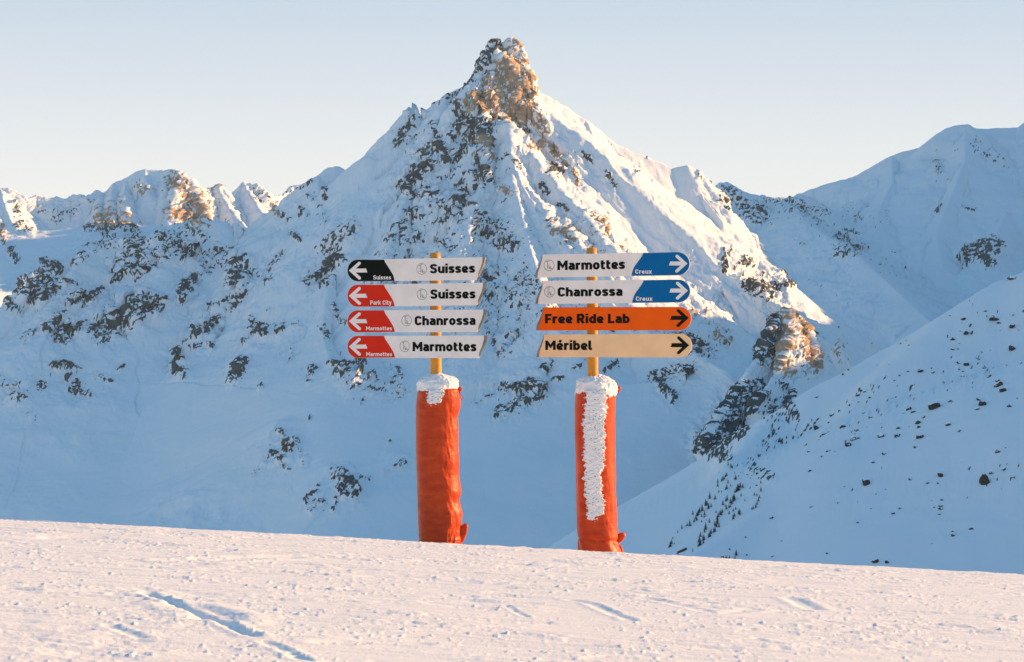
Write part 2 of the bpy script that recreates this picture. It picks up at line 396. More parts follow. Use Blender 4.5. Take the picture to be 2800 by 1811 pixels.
def build_terrain(name, T, px0, px1, nc, nr, Y0, Y1, label, strata=1.0, rockamp=1.0, mat=MT):
    # spread the rows where the slope shows, so that every part gets triangles of about the same size
    cc = max(nc // 5, 40); ny = 420
    pc = np.linspace(px0, px1, cc); yc = np.linspace(Y0, Y1, ny)
    Yg, Pg = np.meshgrid(yc, pc, indexing='ij')
    Xg = (Pg - CX) / F * Yg
    Zg = field(T, Xg.astype(np.float32), Yg.astype(np.float32), 0)
    pyg = HZ - F * Zg / Yg
    run = np.minimum.accumulate(pyg, 0)
    vis = (pyg <= run + 4).astype(np.float32)
    dpy = np.abs(np.diff(pyg, axis=0)) * (0.12 + 0.88 * vis[1:])
    met = dpy + 0.10 * (yc[1] - yc[0]) * F / Yg[1:] * 0.25
    for _ in range(3):
        met = (np.roll(met, 1, 1) + met + np.roll(met, -1, 1)) / 3
    cum = np.concatenate([np.zeros((1, cc)), np.cumsum(met, 0)], 0)
    cum /= cum[-1]
    tt = np.linspace(0, 1, nr)
    Yr = np.stack([np.interp(tt, cum[:, j], yc) for j in range(cc)], 1)
    pf = np.linspace(px0, px1, nc)
    j = np.clip(np.searchsorted(pc, pf) - 1, 0, cc - 2); fu = (pf - pc[j]) / (pc[1] - pc[0])
    Yf = (Yr[:, j] * (1 - fu) + Yr[:, j + 1] * fu).astype(np.float32)
    Xf = ((pf[None] - CX) / F * Yf).astype(np.float32)
    Zf = field(T, Xf, Yf, 1).astype(np.float32)
    if 'smooth' in T: Zf = blur(Zf, T['smooth'])
    P = np.stack([Xf, Yf, Zf], -1)
    # normals
    du = np.gradient(P, axis=1); dv = np.gradient(P, axis=0)
    N = np.cross(du, dv); N /= np.linalg.norm(N, axis=-1, keepdims=True) + 1e-9
    px = CX + F * Xf / Yf; py = HZ - F * Zf / Yf
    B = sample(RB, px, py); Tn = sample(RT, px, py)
    # rock bands run along tilted strata
    ca, sa = math.cos(0.9 * strata), math.sin(0.9 * strata)
    U = Xf * sa - Zf * ca; V = Xf * ca + Zf * sa
    sc = T.get('scale', 1.0)
    wv = fbm3(Xf / 40 / sc, Yf / 40 / sc, Zf / 40 / sc, 3) * 9 * sc
    n1 = fbm3((U + wv) / (5.5 * sc), V / (15 * sc), Yf / (12 * sc), 5, gain=0.68)
    n2 = fbm3((U + wv) / (20 * sc), V / (50 * sc), Yf / (40 * sc), 3, ridged=True)
    sp = fbm3(Xf / (5.0 * sc), Yf / (6 * sc), Zf / (3.4 * sc), 3, gain=0.7)
    nn = n1 * 1.05 + n2 * 0.16
    steep = np.clip((0.78 - N[..., 2]) * 0.9, -0.12, 0.28)
    # ragged outlines: the surveyed strokes only say roughly where the rock is
    jx = fbm2(U / (14 * sc), V / (22 * sc), 4, gain=0.65) * 22; jy = fbm2(U / (14 * sc) + 31, V / (22 * sc) - 8, 4, gain=0.65) * 22
    M = sample(RM, px + jx, py + jy)
    if 'mask' in T: M = M * T['mask'](px, py)
    Mw = M + 0.38 * np.clip(B * 2.6, 0, 1) * (n2 * 0.5 + 0.55)
    thr = np.maximum(0.575 - Mw * 0.80, -0.14) - steep * 0.35
    rock = sstep(-0.10, 0.10, nn - thr) * sstep(0.05, 0.12, Mw)
    # ledges carry snow: small patches and streaks lie in the rock
    rock = rock * (1 - sstep(0.04, 0.16, sp + 0.10 - 0.30 * np.clip(M - 0.35, 0, 1)))
    edge = np.clip(nn - thr + 0.15, 0, 0.8) * sstep(0.05, 0.25, Mw)
    tn = fbm3((U + wv) / (22 * sc), V / (34 * sc), Yf / (22 * sc), 4, gain=0.6) * 7
    ter = (np.floor(tn) + sstep(0.55, 0.95, tn - np.floor(tn))) / 7
    wr = sstep(1330, 1480, px) if T.get('turn') else 0.0
    Ur = -Xf * sa - Zf * ca; Vr = -Xf * ca + Zf * sa
    cragL = fbm3((U + wv) / 17 / sc, V / 52 / sc, Yf / 40 / sc, 5, ridged=True, gain=0.62)
    crag = cragL if not T.get('turn') else cragL * (1 - wr) + wr * fbm3((Ur + wv) / 17 / sc, Vr / 52 / sc, Yf / 40 / sc, 5, ridged=True, gain=0.62)
    Cg = sample(RC, px, py)
    rg = np.clip(B * 1.6 + M * 0.5 + Cg * 0.6, 0, 1.3) + 0.05
    disp = (edge * 3.0 + ter * T.get('ledge', 8) * rg + crag * 8 * rg + fbm3(Xf / 9 / sc, Yf / 9 / sc, Zf / 12 / sc, 3, ridged=True) * 1.1 * rg - sp * 1.6 * np.clip(M + B, 0, 1)) * rockamp * sc
    disp += fbm2(Xf / 60, Yf / 60, 4) * 1.2 + fbm2(Xf / 14 + Yf / 40, Yf / 9, 3) * 0.32 + 0.45 * sample(RK, px, py)
    P = P + N * disp[..., None]
    P[..., 0] += T.get('dx', 0)
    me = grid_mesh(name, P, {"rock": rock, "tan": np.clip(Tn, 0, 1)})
    o = link(name, me, mat)
    tag(o, label=label, kind='structure')
    return o, P

face = (1.5, 60, 0.85)
L_, R_ = face, face
main_ridges = [
  # summit tower
  Ridge([(1352,112,3400),(1366,124,3400),(1378,120,3400),(1392,102,3400),(1404,106,3400),(1422,124,3400),(1434,190,3400),(1443,235,3402)], (3.2,40,1.3), (3.2,40,1.3)),
  Ridge([(1352,118,3400),(1330,150,3396),(1310,195,3392),(1270,232,3385),(1222,262,3378),(1204,292,3376),(1178,318,3372),(1155,328,3372),(1140,334,3370)], (1.8,50,0.9), (1.8,50,1.0)),
  Ridge([(1140,334,3370),(1128,306,3368),(1121,330,3368),(1112,308,3366),(1102,345,3368),(1072,392,3376),(1035,412,3385),(1000,432,3392),(960,452,3398),(945,462,3398),(915,452,3395),(888,462,3385),(868,482,3378),(838,503,3368),(800,530,3360),(768,553,3345)], (1.2,50,0.8), (1.2,60,0.8), .35),
  Ridge([(768,553,3345),(742,592,3320),(700,636,3290),(662,642,3270),(618,612,3240),(592,602,3215),(560,606,3190),(520,632,3150),(480,648,3110),(430,640,3070),(330,655,3040),(240,690,3000),(160,738,2950),(100,775,2900),(50,835,2850),(-60,860,2800),(-200,880,2780)], (0.9,50,0.7), (0.85,60,0.52), .8),
  Ridge([(1131,280,3368),(1128,325,3366)], (3.0,60,2.5), (3.0,60,2.5)),
  Ridge([(1119,290,3366),(1118,330,3364)], (3.5,60,2.5), (3.5,60,2.5)),
  Ridge([(1158,292,3370),(1157,326,3370)], (3.5,60,2.5), (3.5,60,2.5)),
  Ridge([(1104,335,3362),(1100,350,3362)], (2.5,60,2.0), (2.5,60,2.0)),
  # right skyline
  Ridge([(1443,235,3402),(1462,252,3408),(1490,257,3418),(1530,283,3424),(1560,300,3428),(1600,325,3432),(1650,370,3436),(1692,398,3440),(1740,416,3444),(1790,437,3448),(1840,456,3452),(1880,450,3455),(1915,472,3458),(1940,500,3460)], (2.4,150,2.0), (1.05,70,0.78), .45),
  Ridge([(1940,500,3460),(1960,550,3460),(1990,588,3455),(2030,622,3450),(2065,645,3445),(2100,700,3435),(2140,755,3425),(2180,805,3410),(2210,870,3395),(2245,945,3380),(2300,1030,3360)], (3.0,200,2.5), (1.7,60,0.8), .45),
  # front rib between the shaded and the sunlit side
  Ridge([(1352,140,3385),(1300,215,3350),(1275,240,3325),(1305,295,3290),(1335,332,3262),(1388,342,3238),(1398,430,3170),(1432,520,3100),(1480,600,3035),(1540,660,2985),(1585,740,2925),(1650,820,2865),(1740,888,2805),(1800,930,2770),(1900,975,2720),(1980,1015,2680)], (1.05,70,0.75), (1.25,70,0.8)),
  # shaded ribs
  Ridge([(1222,262,3378),(1190,350,3300),(1150,450,3225),(1110,540,3150),(1075,640,3070),(1040,740,2990),(1010,850,2900),(990,960,2810)], (0.9,50,0.7), (0.9,50,0.7)),
  Ridge([(1330,332,3262),(1320,395,3215),(1330,500,3130),(1290,580,3060),(1270,680,2980),(1290,800,2880),(1300,900,2800)], (0.9,50,0.7), (0.9,50,0.7)),
  Ridge([(1398,480,3130),(1440,640,3000),(1470,750,2900),(1500,860,2800),(1560,960,2730)], (0.9,50,0.7), (0.9,50,0.7)),
  Ridge([(868,482,3370),(880,560,3290),(900,640,3210),(870,740,3110),(830,830,3020),(770,930,2920),(700,1010,2830),(650,1060,2770)], (0.7,50,0.6), (0.7,50,0.6)),
  Ridge([(768,553,3345),(790,640,3240),(740,740,3120),(690,840,3020),(640,940,2920),(580,1020,2830)], (0.7,50,0.6), (0.7,50,0.6)),
  Ridge([(700,636,3290),(650,720,3170),(620,800,3070),(560,880,2970),(500,960,2880),(470,1030,2800)], (0.75,50,0.6), (0.75,50,0.6)),
  Ridge([(480,648,3110),(440,730,3010),(380,800,2930),(330,880,2840),(280,940,2780)], (0.6,50,0.5), (0.6,50,0.5)),
  Ridge([(240,690,3000),(190,760,2920),(130,850,2830),(60,940,2760)], (0.6,50,0.5), (0.6,50,0.5)),
  Ridge([(1000,432,3392),(990,540,3270),(960,650,3150),(900,780,3010),(880,900,2900),(900,980,2800),(960,1040,2720)], (0.7,60,0.62), (0.62,60,0.6), .15),
  # sunlit ribs
  Ridge([(1446,250,3402),(1470,330,3370),(1490,390,3342),(1540,455,3305),(1580,520,3262),(1640,590,3215),(1700,650,3170)], (0.9,40,0.75), (1.1,40,0.8)),
  Ridge([(1530,380,3372),(1590,425,3345),(1640,475,3315),(1685,515,3295)], (0.8,30,0.75), (1.1,30,0.8)),
  Ridge([(1398,400,3200),(1450,425,3195),(1500,480,3155),(1545,535,3110),(1590,580,3070),(1640,650,3010),(1700,720,2950)], (0.8,30,0.75), (1.2,30,0.8)),
  Ridge([(1420,500,3120),(1470,540,3085),(1500,600,3030),(1560,640,3000),(1610,700,2940),(1680,780,2880)], (0.8,30,0.75), (1.2,30,0.8)),
  Ridge([(1600,325,3432),(1625,380,3400),(1680,430,3380),(1740,470,3360)], (0.7,30,0.75), (0.9,30,0.8), .4),
  Ridge([(1778,525,3345),(1805,545,3325),(1835,600,3285),(1852,660,3240),(1862,720,3195)], (1.0,40,0.8), (1.5,40,0.85)),
  Ridge([(1900,500,3435),(1925,545,3405),(1975,605,3365)], (2.6,200,2.4), (1.3,30,0.85), .5),
  Ridge([(1890,695,3205),(1940,735,3175),(1972,790,3135),(1985,860,3085),(2010,940,3025),(2040,990,2985)], (0.9,40,0.8), (1.3,40,0.85)),
  Ridge([(2065,655,3435),(2085,725,3372),(2105,780,3325),(2120,820,3295)], (2.6,200,2.4), (1.3,30,0.85)),
  Ridge([(1750,770,3060),(1820,810,3020),(1870,860,2980),(1900,910,2930),(1925,950,2890)], (0.9,40,0.8), (1.2,40,0.85)),
  # outcrops in the snow bowl
  Ridge([(762,1158,2635),(735,1205,2605),(690,1275,2570),(630,1350,2540),(565,1440,2500)], (0.5,30,0.42), (0.62,60,0.5), .5),
  Ridge([(762,1158,2635),(800,1178,2632),(850,1205,2625)], (0.5,30,0.45), (0.9,50,0.5), .8),
  Ridge([(900,1292,2490),(945,1296,2490),(965,1310,2485)], (0.5,20,0.45), (1.0,50,0.5), .8),
  Ridge([(990,1305,2490),(1060,1275,2505),(1105,1252,2520)], (0.5,20,0.45), (0.8,20,0.45), .5),
]
def foot_shift(px):
    return sstep(950, 300, px) * 230
for R in main_ridges[:-4]:
    ppx = CX + F * R.p[:, 0] / R.p[:, 1]
    k = (R.p[:, 1] + foot_shift(ppx)) / R.p[:, 1]
    R.p = (R.p * k[:, None]).astype(np.float32)
def base_main(X, Y):
    Y = Y - foot_shift(CX + F * X / Y)
    z = -44 + 0.42 * (Y - 2700) + fbm2(X / 380, Y / 380, 3) * 16 + 0.00006 * (np.minimum(X, 200) + 150) ** 2 - 0.32 * np.maximum(X - 290, 0)
    z = np.where(Y > 2700, -44 + 0.42 * (Y - 2700) * np.exp(-(Y - 2700) / 160), z)
    return np.maximum(z, -290 + fbm2(X / 200, Y / 200, 3) * 10)
T_main = dict(ridges=main_ridges, base=base_main, warp=22, flute=12, turn=1)
mountain, P_main = build_terrain("main_mountain", T_main, -160, 2420, 1040, 620, 1900, 3650,
    "steep snowy rock peak with a brown summit tower, sunlit on its right flank")

tower_ridges = [
  Ridge([(2150,850,2500),(2122,875,2485),(2100,930,2450),(2068,990,2405),(2030,1045,2360),(1990,1108,2310),(1955,1160,2268),(1930,1205,2235)], (1.2,40,0.9), (3.2,120,2.4)),
  Ridge([(2150,850,2500),(2178,866,2500),(2205,905,2490),(2230,955,2475),(2262,1010,2460)], (1.3,40,0.9), (3.0,120,2.2)),
  Ridge([(2150,850,2500),(2160,920,2440),(2135,1000,2390),(2100,1060,2340),(2060,1120,2290)], (1.3,40,1.0), (3.0,120,2.2)),
  Ridge([(2292,938,2620),(2302,945,2615),(2312,985,2600),(2318,1010,2600)], (2.2,30,1.0), (2.2,30,1.0)),
  Ridge([(2230,955,2475),(2200,1010,2420),(2170,1060,2370),(2170,1110,2320)], (1.0,40,0.8), (2.0,60,1.6)),
]
T_tower = dict(ledge=2.5, ridges=tower_ridges, base=lambda X, Y: -260 + 0 * X, warp=14, flute=3, blend=8)
build_terrain("rock_tower", T_tower, 1800, 2350, 390, 330, 2040, 2720,
    "craggy rock buttress lit orange at its top, below the right end of the peak", strata=1.0, rockamp=0.9)

left_ridges = [
  Ridge([(-200,540,4800),(0,518,4800),(22,516,4800),(46,528,4800),(72,545,4800),(100,538,4820),(128,542,4820),(150,545,4830),(185,546,4840),(200,534,4850),(235,536,4850),(262,527,4870),(285,530,4880),(312,505,4890),(345,488,4900),(372,470,4900),(396,463,4900),(440,466,4900),(462,466,4890),(492,468,4880),(508,488,4870),(522,490,4870),(540,515,4860),(552,535,4860),(575,522,4900),(592,507,4920),(612,520,4900),(640,535,4920),(665,499,4960),(700,505,4960),(715,518,4950),(750,540,4960),(770,537,5050),(800,515,5080),(838,500,5100),(870,515,5100),(1000,520,5100)], (1.4,60,0.8), (1.0,70,0.7), .6),
  Ridge([(492,468,4880),(480,520,4810),(468,560,4750),(455,610,4680)], (1.0,40,0.8), (1.3,50,0.9)),
  Ridge([(522,490,4870),(545,560,4790),(560,600,4740)], (1.0,40,0.8), (1.3,50,0.9)),
  Ridge([(396,463,4900),(398,500,4850),(408,530,4800)], (0.9,40,0.8), (1.3,40,0.9)),
  Ridge([(440,466,4900),(452,500,4850),(448,540,4790),(442,580,4730)], (0.9,40,0.8), (1.3,40,0.9)),
  Ridge([(312,505,4890),(306,530,4840),(302,560,4780),(306,610,4700)], (0.9,30,0.8), (1.4,30,0.9)),
  Ridge([(345,500,4880),(338,540,4800),(345,575,4740),(348,615,4680)], (0.9,30,0.8), (1.4,30,0.9)),
  Ridge([(275,535,4870),(268,570,4780),(275,620,4690)], (0.9,30,0.8), (1.4,30,0.9)),
  Ridge([(592,507,4920),(610,545,4860),(640,590,4790),(690,640,4720)], (0.9,40,0.8), (1.1,50,0.85)),
  Ridge([(665,499,4960),(690,545,4890),(720,590,4820),(745,620,4780)], (0.9,40,0.8), (1.1,50,0.85)),
  Ridge([(0,518,4800),(20,580,4650),(50,650,4500),(60,740,4300)], (0.7,40,0.5), (0.7,40,0.5)),
]
T_left = dict(ridges=left_ridges, base=lambda X, Y: 95 + 0.20 * np.minimum(Y - 3750, 620) - 0.1 * np.maximum(Y - 4500, 0) + fbm2(X / 300, Y / 300, 3) * 14, warp=16, flute=14, scale=1.3, blend=35)
build_terrain("left_range", T_left, -170, 1000, 480, 230, 3700, 5400,
    "farther row of snowy peaks on the left with orange sunlit walls", strata=0.8)

right_ridges = [
  Ridge([(1800,560,5100),(1930,530,5150),(1958,516,5150),(1985,498,5160),(2010,510,5160),(2042,530,5170),(2080,536,5180),(2130,545,5180),(2165,545,5190),(2192,533,5200),(2222,545,5200),(2258,564,5210),(2300,600,5200)], (1.0,50,0.7), (0.8,60,0.55), .7),
  Ridge([(2258,570,5700),(2268,546,5700),(2300,549,5700),(2325,530,5700),(2352,512,5700),(2380,486,5700),(2400,458,5700),(2420,438,5700),(2440,425,5700),(2455,418,5700),(2470,412,5700),(2520,404,5700),(2545,388,5700),(2570,362,5700),(2592,345,5700),(2610,341,5700),(2645,338,5700),(2668,350,5700),(2690,352,5700),(2720,348,5710),(2782,347,5720),(2800,335,5720),(2860,300,5740),(3000,260,5800),(3400,200,5900)], (1.0,50,0.7), (0.62,120,0.42), .35),
  Ridge([(2440,425,5700),(2440,500,5450),(2400,580,5200),(2420,680,4900)], (0.5,60,0.4), (0.5,60,0.4), .5),
  Ridge([(2640,350,5690),(2640,440,5450),(2600,540,5200),(2560,640,4950),(2580,740,4700),(2560,840,4450)], (0.5,60,0.4), (0.5,60,0.4), .5),
  Ridge([(2690,360,5690),(2780,470,5450),(2760,560,5200),(2720,650,4900),(2700,700,4750)], (0.5,60,0.4), (0.5,60,0.4), .5),
  Ridge([(2130,548,5180),(2250,640,4800),(2350,700,4500),(2430,775,4200),(2530,865,3950),(2600,950,3700)], (0.5,60,0.42), (0.42,90,0.3), .4),
]
T_right = dict(ridges=right_ridges, base=lambda X, Y: -120 + 0.17 * (Y - 3300) + fbm2(X / 420, Y / 420, 3) * 22, warp=24, flute=16, scale=1.4, blend=45)
build_terrain("right_mountain", T_right, 1800, 3300, 520, 290, 3200, 6300,
    "pale shaded snow mountain rising far off on the right", strata=-0.7, rockamp=0.7)

hill_ridges = [
  Ridge([(1580,1640,1250),(1680,1590,1310),(1770,1530,1350),(1855,1455,1390),(1920,1355,1430),(1960,1290,1460),(2010,1235,1495),(2080,1160,1550),(2140,1110,1595),(2200,1082,1630),(2260,1052,1660),(2312,1016,1700),(2400,958,1720),(2460,912,1720),(2530,862,1710),(2600,812,1700),(2660,765,1690),(2715,715,1680),(2760,692,1680),(2800,680,1680),(2900,620,1680),(3100,480,1700),(3400,280,1750)], (1.0,60,1.1), (0.5,60,0.52), .15),
  Ridge([(1850,1520,1270),(1980,1450,1300),(2120,1368,1340),(2220,1298,1380),(2310,1240,1410),(2400,1187,1435),(2470,1147,1450),(2560,1117,1460),(2640,1084,1465),(2720,1042,1465),(2800,987,1465),(3000,880,1460),(3300,760,1460)], (0.45,40,0.4), (0.45,60,0.42), .1),
]
T_hill = dict(ridges=hill_ridges, base=lambda X, Y: -330 + 0.05 * (Y - 900) - 1.2 * np.maximum(-X - 0.02 * Y + 75, 0) + fbm2(X / 150, Y / 150, 3) * 7, warp=8, flute=0, smooth=7, blend=22, scale=0.6, relief=0.12,
              mask=lambda px, py: 1.0 * ((px < 2270) * (py > 1035) | (px > 2290) * (py > 790)))
hill, P_hill = build_terrain("near_slope", T_hill, 1400, 3200, 500, 400, 800, 2100,
    "smooth shaded snow slope on the right dotted with boulders and small conifers", rockamp=0.35)


# unseen ridge added beyond the right edge, its crest shaped to shade everything low
def shade_wall():
    pts = [(520,430,-60),(640,900,40),(720,1400,180),(860,1800,215),(1080,2300,240),(1130,2650,235),(1150,2760,235),(1170,2900,250),(1182,3030,395),(1208,3108,386),(1245,3215,272),(1330,3473,262),(1410,3690,238),(1465,3780,285),(1570,3900,440),(1690,4010,580),(1880,4250,740),(2030,4500,860),(2200,4850,1010),(2270,5240,1130),(2330,5620,880),(2450,5950,930),(2600,6300,1000),(3100,7000,700)]
    R = Ridge([(1400, 960, 1)] * 2, (0.7, 80, 0.5), (0.6, 80, 0.5)); R.p = np.array(pts, np.float32)
    nu, nv = 240, 110
    a = np.array(pts, np.float32)
    s = np.concatenate([[0], np.cumsum(np.hypot(*np.diff(a[:, :2], axis=0).T))])
    u = np.linspace(0, s[-1], nu)
    C = np.stack([np.interp(u, s, a[:, k]) for k in range(2)], -1)
    off = np.linspace(-1, 1, nv); off = np.sign(off) * np.abs(off) ** 1.4
    X = C[None, :, 0] + off[:, None] * np.where(off < 0, 1, 1.4)[:, None] * 420
    Y = np.broadcast_to(C[None, :, 1], X.shape) + off[:, None] * -60
    X = np.maximum(X, 0.245 * Y + 60).astype(np.float32); Y = Y.astype(np.float32)
    Z, D, S, FL = eval_ridges([R], X, Y)
    Z = Z + fbm2(X / 160, Y / 160, 5) * np.minimum(3 + D * .2, 45) + fbm2(X / 50, Y / 50, 4, ridged=True) * 3
    P = np.stack([X, Y, Z], -1)
    P[0, :, 2] = -600; P[-1, :, 2] = -600
    me = grid_mesh("valley_side_ridge", P, {"rock": sstep(.25, .35, fbm2(X / 40, Y / 90, 4)), "tan": np.zeros_like(X)})
    tag(link("valley_side_ridge", me, MT), label="unseen snowy ridge added on the sunny side to shade the valley", kind='structure')
shade_wall()

# ------------------------------------------------------------------ the piste in front
def ray_ground(px, py):
    """where the line of sight meets the plain piste surface"""
    Y = 1.432 / ((py - HZ) / F - 0.0255 - 0.055 * (px - CX) / F)
    return (px - CX) / F * Y, Y
GROOVES = [  # survey points, width m, depth m, berm
  ([(405,1627),(440,1638),(480,1655),(520,1668),(560,1685),(600,1704),(640,1720),(690,1742)], .10, .045, .02),
  ([(505,1660),(540,1668),(575,1680),(598,1700)], .26, .055, .03),
  ([(300,1715),(340,1728),(385,1744)], .08, .02, .01), ([(725,1758),(780,1778),(835,1803)], .08, .025, .015),
  ([(150,1476),(230,1473),(300,1482),(400,1493)], .55, .035, .01), ([(465,1541),(540,1541),(640,1534),(800,1528)], .22, .02, .02),
  ([(170,1622),(290,1621),(400,1619)], .16, .015, .01), ([(905,1757),(1000,1753),(1140,1757)], .2, .03, .01),
  ([(1560,1643),(1610,1650),(1660,1670),(1725,1698)], .09, .022, .012), ([(1380,1660),(1400,1668),(1440,1690)], .05, .012, .005),
  ([(1770,1640),(1850,1655),(1960,1680),(2060,1670)], .12, .016, .01), ([(2165,1640),(2190,1650),(2225,1668)], .14, .03, .015),
  ([(1940,1555),(2060,1560),(2170,1568)], .35, .018, .01), ([(2150,1590),(2260,1600),(2400,1612)], .35, .018, .01),
  ([(0,1700),(60,1703)], .2, .02, 0), ([(700,1745),(1000,1735),(1400,1716)], .06, .006, .012),
  ([(0,1780),(300,1800),(500,1811)], .06, .008, .008), ([(1100,1715),(1600,1712),(2300,1745),(2800,1760)], .05, .007, .008),
  ([(1500,1610),(2000,1622),(2800,1660)], .05, .006, .006), ([(0,1610),(500,1622),(1100,1612)], .05, .006, .006), ([(1300,1790),(2000,1770),(2800,1800)], .05, .008, .008),
]
def piste_height(X, Y, fine=True):
    R = np.maximum(Y - 25.0, 0)
    drop = np.where(R < 11, 0.02 * R * R, 0.02 * 121 + 0.44 * (R - 11))
    Xc = np.tanh(X / 90) * 90
    z = -1.432 - 0.0255 * Y - 0.055 * Xc - drop
    z = z + fbm2(X / 9, Y / 9 + 4, 3) * 0.045 * sstep(4, 10, np.abs(Y) + 2) * sstep(25.5, 20, Y)
    if fine:
        pat = sstep(-0.10, 0.30, fbm2(X / 1.6 + 9, Y / 1.1, 3) + 0.05)
        n = fbm2(X / 0.55, Y / 0.30, 4, gain=0.6)
        z = z + sstep(0.02, 0.18, n) * 0.0075 * (0.25 + pat)
        z = z - sstep(0.16, 0.42, fbm2(X / 0.95 + 31, Y / 0.45 - 7, 4, gain=0.55)) * 0.009 * (0.3 + pat)
        z = z + fbm2(X / 0.085, Y / 0.085, 3, gain=0.7) * 0.0034 * (0.35 + 0.9 * pat)
        # long faint grooming and ski lines, running across the slope
        for k, (sl, f0, am) in enumerate(((0.05, 3.1, .004), (-0.04, 1.7, .006), (0.12, 2.3, .004), (-0.10, 0.9, .006))):
            w = Y + sl * X + fbm2(X / 11 + k * 7, Y / 14, 2) * 0.7
            ln = np.abs(noise2(w * f0, X / 16 + k * 3.3))
            z = z - am * sstep(0.10, 0.0, ln) + am * 0.7 * sstep(0.22, 0.12, ln) * sstep(0.08, 0.12, ln)
        z = z + fbm2(X / 1.1, Y / 0.13, 4, gain=.65) * 0.0095 * (0.35 + pat)
        # crumbs
        c = noise2(X / 0.06 + 50, Y / 0.07)
        z = z + sstep(0.46, 0.66, c) * 0.007 * sstep(0.1, 0.5, fbm2(X / 0.8 - 20, Y / 1.2, 2) + 0.35)
        for pts, w, dep, berm in GROOVES:
            q = [ray_ground(*p) for p in pts]
            ax, bx = min(p[0] for p in q) - 3 * w, max(p[0] for p in q) + 3 * w
            ay, by = min(p[1] for p in q) - 3 * w, max(p[1] for p in q) + 3 * w
            m = (X > ax) & (X < bx) & (Y > ay) & (Y < by)
            if not m.any(): continue
            xx, yy = X[m], Y[m]; d = np.full(xx.shape, 9.0)
            xx = xx + fbm2(xx / .2, yy / .2, 3) * w * .15
            for (x0, y0), (x1, y1) in zip(q[:-1], q[1:]):
                dx, dy = x1 - x0, y1 - y0
                t = np.clip(((xx - x0) * dx + (yy - y0) * dy) / (dx * dx + dy * dy), 0, 1)
                d = np.minimum(d, np.hypot(xx - x0 - t * dx, yy - y0 - t * dy))
            w = w * 0.7
            z[m] += -0.45 * dep * sstep(w, w * 0.25, d) + 0.35 * berm * sstep(w * 0.8, w * 1.25, d) * sstep(w * 2.2, w * 1.4, d)
    return z

def snow_material(name, bump_scale=60, bump=0.5, dist=0.01):
    m, n, l, b = new_mat(name)
    geo = n.new("ShaderNodeNewGeometry")
    n1 = n.new("ShaderNodeTexNoise"); n1.inputs["Scale"].default_value = bump_scale; n1.inputs["Detail"].default_value = 6; n1.inputs["Roughness"].default_value = 0.7
    n2 = n.new("ShaderNodeTexNoise"); n2.inputs["Scale"].default_value = 1.3; n2.inputs["Detail"].default_value = 4
    l.new(geo.outputs["Position"], n1.inputs["Vector"]); l.new(geo.outputs["Position"], n2.inputs["Vector"])
    r = n.new("ShaderNodeValToRGB"); r.color_ramp.elements[0].color = (0.84, 0.82, 0.80, 1); r.color_ramp.elements[1].color = (0.91, 0.89, 0.87, 1)
    l.new(n2.outputs["Fac"], r.inputs[0]); l.new(r.outputs[0], b.inputs["Base Color"])
    b.inputs["Roughness"].default_value = 0.7; set_spec(b, 0.2)
    bp = n.new("ShaderNodeBump"); bp.inputs["Strength"].default_value = bump; bp.inputs["Distance"].default_value = dist
    l.new(n1.outputs["Fac"], bp.inputs["Height"]); l.new(bp.outputs[0], b.inputs["Normal"])
    return m
M_PISTE = snow_material("piste snow", 45, 0.5, 0.012)
M_SNOW = snow_material("stuck snow", 110, 0.35, 0.004)

def build_piste():
    ys = np.concatenate([-np.geomspace(400, 3, 26), np.linspace(-1, 11.6, 40), np.linspace(11.7, 25.0, 360), np.linspace(25.03, 28.4, 90), 28.4 + np.geomspace(0.1, 480, 50)])
    g = np.geomspace(0.15, 500, 34)
    fine = np.linspace(-1640, 1640, 1120)
    YY = np.repeat(ys[:, None], len(fine) + 2 * len(g), 1)
    sc = np.maximum(YY, 3.0) / F
    XX = np.empty_like(YY)
    XX[:, len(g):-len(g)] = fine[None] * sc[:, len(g):-len(g)]
    XX[:, :len(g)] = -1640 * sc[:, :len(g)] - g[::-1][None]
    XX[:, -len(g):] = 1640 * sc[:, -len(g):] + g[None]
    Z = piste_height(XX, YY)
    o = link("piste", grid_mesh("piste", np.stack([XX, YY, Z], -1)), M_PISTE)
    tag(o, label="groomed pinkish white ski piste in the foreground with ski marks", kind='structure')
build_piste()

# ------------------------------------------------------------------ boulders and small conifers on the near slope
pyh = HZ - F * P_hill[..., 2] / P_hill[..., 1]
pxh = CX + F * P_hill[..., 0] / P_hill[..., 1]
def on_hill(px, py):
    j = int(np.argmin(np.abs(pxh[0] - px)))
    c = pyh[:, j]
    i = np.nonzero(c <= py)[0]
    i = i[0] if len(i) else None
    return None if i is None else P_hill[i, j]

